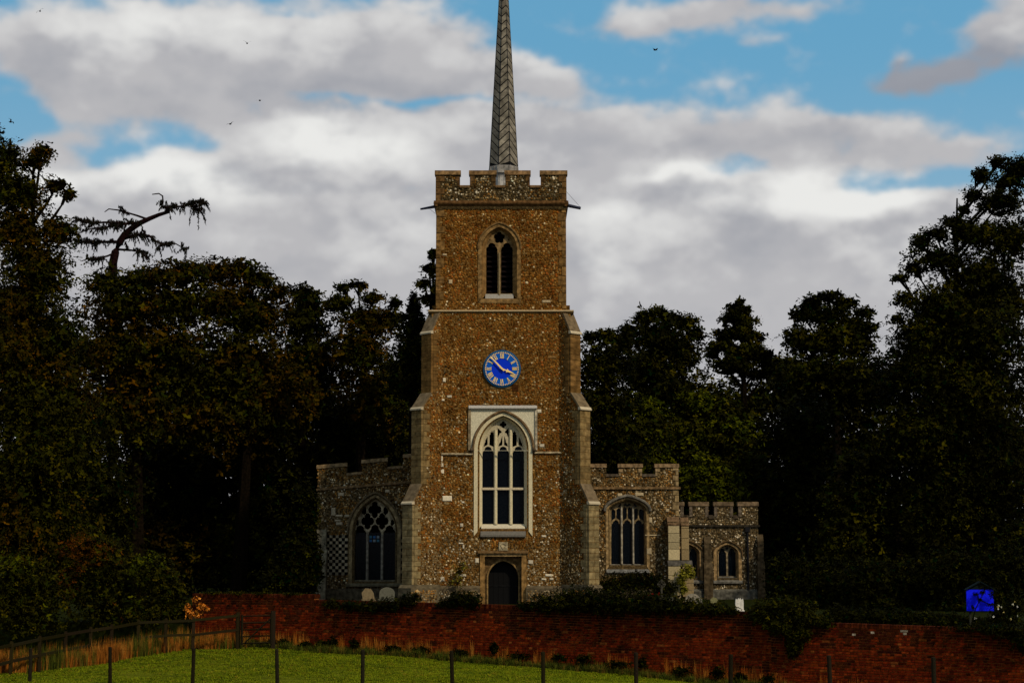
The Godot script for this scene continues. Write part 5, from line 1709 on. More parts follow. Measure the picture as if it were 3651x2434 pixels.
	tree("elder_bush", "bright-leaved bush behind the low vestry battlements", "bush", [[12.114, 8.172, -17.0, 0.939, 0.47], [11.853, 7.419, -17.0, 1.409, 0.872], [13.188, 7.169, -17.0, 1.073, 0.838], [11.339, 6.501, -17.0, 0.939, 0.738], [12.839, 6.168, -17.0, 2.012, 0.771]], 5000, 0.21, fresh, green, -0.08, "bushes round the church")
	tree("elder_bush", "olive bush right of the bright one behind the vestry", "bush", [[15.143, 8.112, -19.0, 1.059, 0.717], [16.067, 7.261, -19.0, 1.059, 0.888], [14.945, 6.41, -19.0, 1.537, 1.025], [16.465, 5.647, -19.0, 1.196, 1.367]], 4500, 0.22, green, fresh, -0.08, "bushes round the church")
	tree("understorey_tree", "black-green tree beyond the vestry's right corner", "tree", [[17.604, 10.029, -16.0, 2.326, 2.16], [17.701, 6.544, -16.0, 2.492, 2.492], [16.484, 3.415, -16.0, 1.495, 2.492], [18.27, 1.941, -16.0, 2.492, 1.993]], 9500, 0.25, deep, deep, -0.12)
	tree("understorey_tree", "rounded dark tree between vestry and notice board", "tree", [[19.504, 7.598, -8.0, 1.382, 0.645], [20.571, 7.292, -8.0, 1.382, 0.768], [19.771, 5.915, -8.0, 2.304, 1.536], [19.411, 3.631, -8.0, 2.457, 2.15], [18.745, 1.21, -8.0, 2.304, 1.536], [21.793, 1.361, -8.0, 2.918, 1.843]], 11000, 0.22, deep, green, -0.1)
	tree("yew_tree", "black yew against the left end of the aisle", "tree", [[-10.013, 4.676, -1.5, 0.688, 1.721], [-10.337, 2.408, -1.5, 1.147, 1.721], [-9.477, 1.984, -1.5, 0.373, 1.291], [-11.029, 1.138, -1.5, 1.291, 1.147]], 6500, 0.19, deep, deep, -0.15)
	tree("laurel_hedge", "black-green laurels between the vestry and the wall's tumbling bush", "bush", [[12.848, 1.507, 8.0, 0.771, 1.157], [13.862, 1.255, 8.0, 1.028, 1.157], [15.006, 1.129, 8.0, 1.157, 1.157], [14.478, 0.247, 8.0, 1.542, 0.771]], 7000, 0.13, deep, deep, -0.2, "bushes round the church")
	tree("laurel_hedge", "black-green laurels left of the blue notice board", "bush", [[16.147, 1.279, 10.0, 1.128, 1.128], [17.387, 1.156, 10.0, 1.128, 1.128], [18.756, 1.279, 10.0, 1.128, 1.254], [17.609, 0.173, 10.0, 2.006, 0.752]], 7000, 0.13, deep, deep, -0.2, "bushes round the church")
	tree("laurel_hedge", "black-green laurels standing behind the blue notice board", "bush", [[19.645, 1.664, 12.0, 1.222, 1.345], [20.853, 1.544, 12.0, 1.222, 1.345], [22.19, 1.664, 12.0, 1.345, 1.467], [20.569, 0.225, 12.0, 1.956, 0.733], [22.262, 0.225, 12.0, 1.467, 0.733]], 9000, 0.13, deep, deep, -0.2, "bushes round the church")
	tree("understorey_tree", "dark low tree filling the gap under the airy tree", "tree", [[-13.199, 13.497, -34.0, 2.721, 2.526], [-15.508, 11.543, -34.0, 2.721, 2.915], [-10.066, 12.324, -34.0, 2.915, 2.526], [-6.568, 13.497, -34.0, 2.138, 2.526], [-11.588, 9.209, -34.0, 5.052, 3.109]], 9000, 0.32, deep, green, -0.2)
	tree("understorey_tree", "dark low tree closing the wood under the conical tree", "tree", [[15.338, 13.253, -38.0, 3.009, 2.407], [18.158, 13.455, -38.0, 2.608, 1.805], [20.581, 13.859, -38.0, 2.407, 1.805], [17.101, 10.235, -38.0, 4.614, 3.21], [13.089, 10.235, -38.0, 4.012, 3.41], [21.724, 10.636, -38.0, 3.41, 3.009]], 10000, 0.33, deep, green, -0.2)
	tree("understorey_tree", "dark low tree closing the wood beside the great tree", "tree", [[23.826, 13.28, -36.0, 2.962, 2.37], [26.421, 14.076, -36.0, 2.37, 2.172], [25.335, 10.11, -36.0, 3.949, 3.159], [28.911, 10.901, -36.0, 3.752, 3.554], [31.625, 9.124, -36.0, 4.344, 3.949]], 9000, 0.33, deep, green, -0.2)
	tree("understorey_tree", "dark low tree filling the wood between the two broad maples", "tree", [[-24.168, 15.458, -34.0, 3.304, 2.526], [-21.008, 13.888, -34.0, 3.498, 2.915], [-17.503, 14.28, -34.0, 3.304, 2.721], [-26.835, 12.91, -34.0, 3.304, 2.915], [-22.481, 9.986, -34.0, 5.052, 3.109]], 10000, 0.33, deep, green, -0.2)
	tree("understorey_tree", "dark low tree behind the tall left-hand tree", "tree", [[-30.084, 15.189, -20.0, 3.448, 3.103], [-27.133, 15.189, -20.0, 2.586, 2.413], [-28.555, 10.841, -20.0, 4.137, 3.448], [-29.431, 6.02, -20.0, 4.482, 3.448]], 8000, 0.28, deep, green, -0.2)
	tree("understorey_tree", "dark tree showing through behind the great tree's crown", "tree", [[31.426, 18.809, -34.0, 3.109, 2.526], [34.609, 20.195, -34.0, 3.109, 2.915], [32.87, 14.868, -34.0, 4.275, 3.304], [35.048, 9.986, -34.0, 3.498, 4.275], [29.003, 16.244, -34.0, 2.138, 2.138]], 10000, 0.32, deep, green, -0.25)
	tree("bramble_bank", "black brambles crowding behind the wall's lowest part", "bush", [[11.162, 0.486, 31.0, 0.462, 0.333], [11.847, 0.45, 31.0, 0.555, 0.314], [12.577, 0.413, 31.0, 0.555, 0.314], [13.308, 0.395, 31.0, 0.555, 0.314], [14.038, 0.359, 31.0, 0.555, 0.296], [14.678, 0.341, 31.0, 0.462, 0.277], [15.225, 0.305, 31.0, 0.407, 0.24], [15.772, 0.251, 31.0, 0.462, 0.185], [16.32, 0.251, 31.0, 0.462, 0.185]], 10000, 0.07, deep, deep, -0.3, "bushes round the church", 0.12)
	# a far belt of wood that closes the horizon
	var far := Shape.new()
	var lobes := []
	for row in 2:
		for i in 56:
			var x := -140.0 + i * 5.0 + row * 2.5
			lobes.append([x + rng.randf_range(-2, 2), 4.0, -52.0 - row * 14.0 - absf(x) * 0.1 + rng.randf_range(-4, 4), 5.0, 7.5 + rng.randf_range(-1, 1.5)])
	crown(far, lobes, 46000, 0.8, deep, deep, -0.6)
	var belt := part("distant_wood", far, "leaf", self, "stuff")
	tag(belt, "distant belt of dark woodland closing the view behind the church", "woodland")
	cedar()


func cedar() -> void:
	var t := thing("leaning_cedar", "sparse leaning cedar with drooping twigs above the maples", "tree", Vector3(-25.347, 2.269, -27.0))
	var o := t.position
	var s := Shape.new()
	s.col = Color(0.020, 0.011, 0.010)
	var limbs := [[[Vector3(-25.589, 8.241, -27.0), Vector3(-25.741, 14.818, -27.0), Vector3(-25.906, 21.878, -27.0), Vector3(-25.76, 22.607, -27.0), Vector3(-25.553, 23.168, -27.0), Vector3(-25.182, 23.786, -27.0), Vector3(-24.749, 24.18, -27.0), Vector3(-24.15, 24.574, -27.0), Vector3(-23.547, 24.855, -27.0), Vector3(-22.943, 25.109, -27.0), Vector3(-22.227, 25.334, -27.0)], 0.34, 0.11], [[Vector3(-22.227, 25.334, -27.0), Vector3(-22.38, 25.568, -26.9), Vector3(-22.696, 25.661, -26.8), Vector3(-22.647, 25.943, -26.8), Vector3(-22.684, 26.338, -26.8), Vector3(-22.918, 26.486, -26.7), Vector3(-23.359, 26.43, -26.7)], 0.09, 0.035], [[Vector3(-22.456, 25.616, -27.0), Vector3(-21.808, 25.616, -26.8), Vector3(-21.107, 25.621, -26.6), Vector3(-20.816, 25.77, -26.5), Vector3(-20.359, 25.89, -26.4), Vector3(-19.844, 25.841, -26.3)], 0.085, 0.03], [[Vector3(-20.815, 25.713, -26.5), Vector3(-20.255, 25.376, -26.5), Vector3(-19.733, 25.02, -26.4)], 0.05, 0.025], [[Vector3(-24.15, 24.574, -27.0), Vector3(-24.948, 24.441, -26.6), Vector3(-25.573, 24.253, -26.2), Vector3(-26.347, 24.048, -26.0), Vector3(-27.067, 23.955, -25.8), Vector3(-27.4, 23.806, -25.6)], 0.11, 0.035], [[Vector3(-23.824, 24.855, -27.0), Vector3(-24.448, 25.111, -27.3), Vector3(-25.052, 25.32, -27.5), Vector3(-25.77, 25.558, -27.7), Vector3(-26.465, 25.663, -27.8), Vector3(-26.762, 25.484, -27.9)], 0.085, 0.03], [[Vector3(-25.236, 24.431, -26.4), Vector3(-26.404, 24.449, -26.2), Vector3(-27.016, 24.355, -26.0), Vector3(-27.791, 24.55, -26.0), Vector3(-28.183, 24.596, -25.8)], 0.09, 0.03], [[Vector3(-25.556, 23.28, -27.0), Vector3(-26.483, 23.226, -26.7), Vector3(-27.24, 23.173, -26.4), Vector3(-28.239, 23.22, -26.2), Vector3(-29.18, 23.268, -26.0)], 0.11, 0.035], [[Vector3(-25.23, 23.505, -27.0), Vector3(-24.507, 23.675, -26.7), Vector3(-23.969, 23.694, -26.5), Vector3(-23.394, 23.564, -26.4), Vector3(-23.001, 23.228, -26.4), Vector3(-22.444, 23.005, -26.4), Vector3(-21.656, 23.043, -26.3), Vector3(-20.857, 22.579, -26.2)], 0.12, 0.035], [[Vector3(-22.443, 22.949, -26.4), Vector3(-22.751, 22.82, -26.3), Vector3(-23.021, 22.625, -26.3)], 0.06, 0.025], [[Vector3(-25.543, 22.775, -27.0), Vector3(-24.625, 22.649, -26.6), Vector3(-23.974, 22.503, -26.4), Vector3(-23.614, 22.151, -26.3), Vector3(-23.309, 21.744, -26.2)], 0.085, 0.03], [[Vector3(-25.758, 22.551, -27.0), Vector3(-26.213, 22.258, -26.6), Vector3(-26.823, 22.056, -26.4), Vector3(-27.349, 22.039, -26.3), Vector3(-27.814, 21.856, -26.2)], 0.085, 0.03]]
	var twigs := Shape.new()
	var k := 0
	for l in limbs:
		var pts := []
		var radii := []
		var n: int = l[0].size()
		for i in n:
			pts.append(l[0][i] - o)
			radii.append(lerpf(l[1], l[2], float(i) / (n - 1)))
		s.tube(pts, radii, 6)
		if k > 0:
			for i in n - 1:
				var a: Vector3 = pts[i]
				var b: Vector3 = pts[i + 1]
				var run := (b - a).normalized()
				for j in int(a.distance_to(b) / 0.032):
					var p := a.lerp(b, rng.randf())
					if clump.get_noise_3d(p.x * 1.6, p.y * 1.6, p.z * 1.6 + k * 5.0) < -0.05:
						continue
					# a side shoot that rises a little and then hangs, with tufts of needles
					var side := (run * rng.randf_range(-0.2, 0.9) + Vector3(rng.randfn() * 0.45, rng.randfn() * 0.35, rng.randfn() * 0.7)).normalized()
					var reach := rng.randf_range(0.2, 1.0) * rng.randf_range(0.4, 1.0)
					var m := p + side * reach * 0.55
					var e := p + side * reach - Vector3(0, reach * rng.randf_range(0.1, 0.75), 0)
					twigs.col = pick([[0.6, Color(0.010, 0.009, 0.007)], [0.4, Color(0.018, 0.014, 0.011)]])
					twigs.tube([p, m, e], [0.016, 0.011, 0.005], 3, false)
					for q in int(reach * 44.0):
						var u := rng.randf()
						var c := p.lerp(m, u * 2.0) if u < 0.5 else m.lerp(e, u * 2.0 - 1.0)
						twigs.leaf(c, Vector3(rng.randfn() * 0.05, -rng.randf_range(0.03, 0.17), rng.randfn() * 0.05), Vector3(rng.randf_range(0.015, 0.045), rng.randfn() * 0.012, 0.012))
		k += 1
	part("trunk", s, "bark", t)
	part("drooping_twigs", twigs, "leaf", t)


# ---------------------------------------------------------------- in the churchyard
func headstone(label: String, at: Vector3, w: float, h: float, style: String, c: Color, lean := 0.0) -> void:
	var o := thing("gravestone", label, "gravestone", at, "gravestones in the churchyard")
	var s := Shape.new()
	s.col = c
	var p := PackedVector2Array()
	if style == "round":
		p.append(Vector2(-w * 0.5, -0.2))
		for k in 13:
			var g := PI * (1.0 - k / 12.0)
			p.append(Vector2(cos(g) * w * 0.5, h - w * 0.4 + sin(g) * w * 0.4))
		p.append(Vector2(w * 0.5, -0.2))
	elif style == "shouldered":
		p.append_array([Vector2(-w * 0.5, -0.2), Vector2(-w * 0.5, h - 0.12), Vector2(-w * 0.42, h - 0.02), Vector2(-w * 0.25, h - 0.07), Vector2(-w * 0.1, h), Vector2(0, h - 0.05), Vector2(w * 0.12, h), Vector2(w * 0.28, h - 0.07), Vector2(w * 0.44, h - 0.02), Vector2(w * 0.5, h - 0.12), Vector2(w * 0.5, -0.2)])
	else:
		p.append_array([Vector2(-w * 0.5, -0.2), Vector2(-w * 0.46, h * 0.7), Vector2(-w * 0.1, h), Vector2(w * 0.35, h * 0.86), Vector2(w * 0.5, h * 0.5), Vector2(w * 0.5, -0.2)])
	s.prism(p, -0.06, 0.06, Transform3D(Basis(Vector3.BACK, lean) * Basis(Vector3.RIGHT, -0.04), Vector3.ZERO))
	part("stone_slab", s, "white_stone", o)
	s = Shape.new()
	s.col = shade(c, 0.2)
	s.box(Vector3(0, 0.0, 0), Vector3(w * 1.15, 0.12, 0.26))
	part("foot", s, "white_stone", o)


func churchyard() -> void:
	headstone("leaning pale gravestone below the net-traceried window", Vector3(-5.471, 0.627, 14.0), 0.5, 0.52, "broken", Color(0.20, 0.15, 0.08), 0.2)
	headstone("grey round-topped gravestone below the net-traceried window", Vector3(-4.843, 0.584, 12.0), 0.66, 0.56, "round", Color(0.12, 0.115, 0.085))
	headstone("mottled round gravestone at the foot of the aisle's corner buttress", Vector3(8.756, 0.247, 8.0), 0.64, 0.55, "round", Color(0.26, 0.23, 0.17), -0.03)
	headstone("narrow gravestone just right of the mottled round one", Vector3(9.23, 0.286, 7.0), 0.16, 0.36, "broken", Color(0.24, 0.22, 0.17))
	headstone("mossy broken gravestone below the small vestry window", Vector3(10.085, 0.238, 5.0), 0.36, 0.34, "broken", Color(0.20, 0.19, 0.09), 0.1)
	headstone("white shouldered gravestone standing by the wall's coping", Vector3(8.747, 0.445, 25.0), 0.29, 0.5, "shouldered", Color(0.66, 0.63, 0.54))
	# wheel cross
	var o := thing("wheel_cross", "dark ring-headed grave cross before the right aisle", "gravestone", Vector3(7.86, 0.64, 2.0))
	var s := Shape.new()
	s.col = Color(0.09, 0.08, 0.06)
	s.box(Vector3(0, 0.28, 0), Vector3(0.09, 0.90, 0.08))
	s.box(Vector3(0, 0.50, 0.001), Vector3(0.42, 0.08, 0.078))
	part("cross", s, "stone", o)
	s = Shape.new()
	s.col = Color(0.09, 0.08, 0.06)
	var ring := []
	for k in 25:
		ring.append(Vector3(cos(TAU * k / 24.0) * 0.16, 0.50 + sin(TAU * k / 24.0) * 0.16, 0))
	s.tube(ring, range(25).map(func(_k): return 0.025), 5)
	part("ring", s, "stone", o)
	s = Shape.new()
	s.col = Color(0.1, 0.09, 0.07)
	s.box(Vector3(0, -0.25, 0), Vector3(0.4, 0.24, 0.3))
	part("foot", s, "stone", o)
	notice_board()


func notice_board() -> void:
	var z := 33.0
	var base := Vector3(15.338, 0.12, z)
	var o := thing("notice_board", "bright blue gabled notice board on two posts behind the wall", "sign", base)
	var w := 15.765 - 14.916
	var y0 := 0.703 - 0.12
	var y1 := 1.368 - 0.12
	var yp := 1.588 - 0.12
	var s := Shape.new()
	s.box(Vector3(0, (y0 + y1) * 0.5, 0), Vector3(w, y1 - y0, 0.05))
	part("board", s, "sign_blue", o)
	s = Shape.new()
	s.prism(PackedVector2Array([Vector2(-w * 0.5, y1 + 0.004), Vector2(w * 0.5, y1 + 0.004), Vector2(0, yp - 0.03)]), -0.03, 0.02)
	part("gable", s, "dark_frame", o)
	for side in [-1, 1]:
		s = Shape.new()
		s.col = Color(0.05, 0.05, 0.035)
		s.box(Vector3(side * w * 0.37, y0 * 0.5 - 0.1, -0.02), Vector3(0.06, y0 + 0.2, 0.06))
		part("post", s, "wood", o)
		s = Shape.new()
		var slope := Vector3(side * w * 0.56, y1 - 0.02, 0) - Vector3(0, yp + 0.02, 0)
		s.box(Vector3(side * w * 0.28, (y1 + yp) * 0.5 + 0.01, 0.0), Vector3(slope.length(), 0.03, 0.22), Basis(Vector3.BACK, atan2(slope.y, slope.x) if side > 0 else atan2(slope.y, slope.x) + PI))
		part("gable_board", s, "dark_frame", o)
	s = Shape.new()
	s.box(Vector3(0, y0 - 0.02, 0.0), Vector3(w + 0.04, 0.03, 0.1))
	part("bottom_rail", s, "dark_frame", o)
	# branch added to give the dappled shade pattern seen on the board
	var b := thing("added_branch", "dark forked branch added for the shade pattern on the blue notice board", "branch", Vector3(base.x, 0.12, z + 0.5))
	s = Shape.new()
	s.col = Color(0.010, 0.010, 0.006)
	s.tube([Vector3(-0.5, -0.1, 0), Vector3(-0.25, y0 + 0.08, -0.1), Vector3(-0.08, y0 + 0.35, -0.2), Vector3(0.06, y0 + 0.6, -0.2), Vector3(0.10, y1 + 0.1, -0.2)], [0.02, 0.02, 0.02, 0.014, 0.008], 5)
	s.tube([Vector3(-0.08, y0 + 0.35, -0.2), Vector3(0.15, y0 + 0.24, -0.2), Vector3(0.45, y0 + 0.16, -0.2)], [0.018, 0.016, 0.01], 5)
	s.tube([Vector3(-0.08, y0 + 0.35, -0.2), Vector3(-0.2, y0 + 0.55, -0.2)], [0.014, 0.006], 5)
	part("stem", s, "bark", b)
	s = Shape.new()
	crown(s, [[-0.08, y0 + 0.36, -0.2, 0.09, 0.09], [0.02, y0 + 0.58, -0.2, 0.10, 0.09], [0.30, y0 + 0.20, -0.2, 0.20, 0.045], [-0.22, y0 + 0.52, -0.2, 0.08, 0.06], [0.36, y0 + 0.52, -0.2, 0.16, 0.15], [0.05, y1 + 0.08, -0.2, 0.2, 0.07], [-0.3, y0 + 0.12, -0.2, 0.05, 0.07]], 700, 0.03, deep, deep, -0.5)
	part("foliage", s, "leaf", b)


# ---------------------------------------------------------------- fences in the field
func field_fences() -> void:
	var t := thing("wire_fence", "line of round dark stakes with thin wires across the field", "fence")
	var tops := [Vector3(-12.37, -0.066, 41.343), Vector3(-9.918, 0.029, 42.736), Vector3(-7.514, 0.065, 44.099), Vector3(-5.215, 0.107, 45.404), Vector3(-3.009, 0.148, 46.656), Vector3(-0.83, 0.183, 47.893), Vector3(1.265, 0.223, 49.082), Vector3(3.281, 0.261, 50.226), Vector3(5.214, 0.275, 51.324), Vector3(7.149, 0.314, 52.423), Vector3(9.046, 0.331, 53.501)]
	for p in tops:
		var s := Shape.new()
		s.col = shade(Color(0.026, 0.021, 0.012), 0.3)
		var g := field_y(p.x, p.z) - 0.1
		var lean := Vector3(rng.randf_range(-0.02, 0.02), 0, rng.randf_range(-0.02, 0.02))
		s.tube([Vector3(p.x, g, p.z) + lean, Vector3(p.x, (g + p.y) * 0.5, p.z), p - lean, p - lean + Vector3(0, 0.012, 0)], [0.052, 0.048, 0.046, 0.03], 9)
		part("stake", s, "wood", t)
	for k in 3:
		var s := Shape.new()
		s.col = Color(0.02, 0.02, 0.018)
		for i in tops.size() - 1:
			var a: Vector3 = tops[i] - Vector3(0, 0.06 + k * 0.32, -0.045)
			var b: Vector3 = tops[i + 1] - Vector3(0, 0.06 + k * 0.32, -0.045)
			s.tube([a, (a + b) * 0.5 - Vector3(0, 0.012, 0), b], [0.002, 0.002, 0.002], 4)
		part("wire", s, "iron", t)
	# post-and-rail fence along the edge of the wood, and its gate
	t = thing("rail_fence", "grey wooden post and rail fence along the wood's edge", "fence")
	var rp := [Vector3(-14.018, -0.131, 40.0), Vector3(-13.681, -0.029, 38.5), Vector3(-13.265, 0.066, 37.0), Vector3(-12.909, 0.133, 35.4), Vector3(-12.478, 0.216, 34.0), Vector3(-12.051, 0.266, 33.0), Vector3(-11.422, 0.374, 32.0), Vector3(-10.639, 0.402, 31.5), Vector3(-9.839, 0.422, 31.0), Vector3(-8.455, 0.562, 30.5)]
	for k in rp.size():
		var p: Vector3 = rp[k]
		var s := Shape.new()
		s.col = shade(Color(0.030, 0.023, 0.010), 0.25)
		var g := field_y(p.x, p.z) - 0.1
		var big := 0.13 if k == rp.size() - 1 else 0.10
		s.box(Vector3(p.x, (g + p.y) * 0.5, p.z), Vector3(big, p.y - g, big), Basis(Vector3.UP, 0.3) * Basis(Vector3.BACK, rng.randf_range(-0.02, 0.02)))
		s.box(Vector3(p.x, p.y + 0.012, p.z), Vector3(big * 0.7, 0.03, big * 0.7), Basis(Vector3.UP, 0.3))
		part("post", s, "wood", t)
	for i in rp.size() - 1:
		for k in 2:
			var s := Shape.new()
			s.col = shade(Color(0.026, 0.021, 0.009), 0.25)
			var a: Vector3 = rp[i] - Vector3(0, 0.08 + k * 0.46, -0.065)
			var b: Vector3 = rp[i + 1] - Vector3(0, 0.08 + k * 0.46, -0.065)
			a.y += rng.randf_range(-0.02, 0.02)
			var d := b - a
			var bz := Basis(d.normalized(), Vector3.UP, d.normalized().cross(Vector3.UP)).orthonormalized()
			s.box((a + b) * 0.5, Vector3(d.length() + 0.04, 0.085, 0.04), bz)
			part("rail", s, "wood", t)
	t = thing("field_gate", "dark braced wooden gate closing the rail fence by the wall", "gate")
	var ga := Vector3(-8.31, 0.483, 30.6)
	var gb := Vector3(-7.379, 0.504, 30.4)
	for p in [Vector3(-7.33, 0.629, 30.3)]:
		var s := Shape.new()
		s.col = Color(0.028, 0.023, 0.012)
		s.box(Vector3(p.x, (p.y - 0.75) * 0.5, p.z), Vector3(0.14, p.y + 0.75, 0.14), Basis(Vector3.UP, 0.3))
		part("gate_post", s, "wood", t)
	for k in 5:
		var s := Shape.new()
		s.col = shade(Color(0.020, 0.016, 0.008), 0.2)
		var a: Vector3 = ga - Vector3(0, 0.02 + k * 0.22, 0)
		var b: Vector3 = gb - Vector3(0, 0.02 + k * 0.22, 0)
		s.tube([a, b], [0.022, 0.022], 4)
		part("gate_bar", s, "wood", t)
	var br := Shape.new()
	br.col = Color(0.020, 0.016, 0.008)
	br.tube([gb - Vector3(0, 0.1, -0.04), ga - Vector3(-0.1, 0.88, -0.04)], [0.024, 0.024], 4)
	part("brace", br, "wood", t)
	for p in [ga, gb]:
		br = Shape.new()
		br.col = Color(0.020, 0.016, 0.008)
		br.tube([p + Vector3(0, 0.03, 0), p - Vector3(0, 0.95, 0)], [0.04, 0.04], 5)
		part("stile", br, "wood", t)


# ---------------------------------------------------------------- ivy, bushes, grass
func bush(called: String, label: String, category: String, lobes: Array, n: int, size: float, base: Array, patches: Array, group := "", gate := -0.2) -> Node3D:
	var c := Vector3.ZERO
	var low := 99.0
	for l in lobes:
		c += Vector3(l[0], 0, l[2]) / lobes.size()
		low = minf(low, l[1] - l[4])
	c.y = low
	var t := thing(called, label, category, c, group)
	var s := Shape.new()
	s.col = Color(0.02, 0.015, 0.009)
	var own := []
	for l in lobes:
		var e := Vector3(l[0], l[1], l[2]) - c
		own.append([e.x, e.y, e.z, l[3], l[4]])
		var root := Vector3(e.x * 0.94, maxf(e.y - l[4] * 0.9, -0.05), e.z - 0.05)
		s.tube([root, root.lerp(e, 0.5), e], [0.025, 0.02, 0.008], 5, false)
		for k in 3:
			s.tube([root.lerp(e, 0.5), e + Vector3(rng.randf_range(-0.7, 0.7) * l[3], rng.randf_range(-0.5, 0.6) * l[4], 0.0)], [0.012, 0.004], 4, false)
	part("stems", s, "bark", t)
	s = Shape.new()
	crown(s, own, n, size, base, patches, gate)
	part("foliage", s, "leaf", t)
	return t


func tuft_mesh(blades: int, tall: float, spread: float, width: float) -> ArrayMesh:
	var s := Shape.new()
	for k in blades:
		var g := TAU * k / blades + rng.randf_range(-0.4, 0.4)
		var d := Vector3(cos(g), 0, sin(g))
		var h := tall * rng.randf_range(0.6, 1.1)
		var a := d * spread * rng.randf_range(0.0, 0.3)
		var m := a + d * spread * 0.35 + Vector3(0, h * 0.6, 0)
		var e := a + d * spread * rng.randf_range(0.6, 1.0) + Vector3(0, h, 0)
		var w := Vector3(-d.z, 0, d.x) * width
		s.quad(a - w, a + w, m + w * 0.8, m - w * 0.8)
		s.tri(m - w * 0.8, m + w * 0.8, e)
	return s.mesh(M["blade"])


func tufts(called: String, label: String, mesh: Mesh, spots: Array, sizes: Array, colors: Array) -> void:
	var mm := MultiMesh.new()
	mm.transform_format = MultiMesh.TRANSFORM_3D
	mm.use_colors = true
	mm.mesh = mesh
	mm.instance_count = spots.size()
	for i in spots.size():
		mm.set_instance_transform(i, Transform3D(Basis(Vector3.UP, rng.randf() * TAU) * Basis.from_scale(Vector3(sizes[i], sizes[i] * rng.randf_range(0.75, 1.3), sizes[i])), spots[i]))
		mm.set_instance_color(i, colors[i])
	var o := MultiMeshInstance3D.new()
	o.name = numbered(called)
	o.multimesh = mm
	o.set_meta("kind", "stuff")
	tag(o, label, "grass")
	add_child(o)


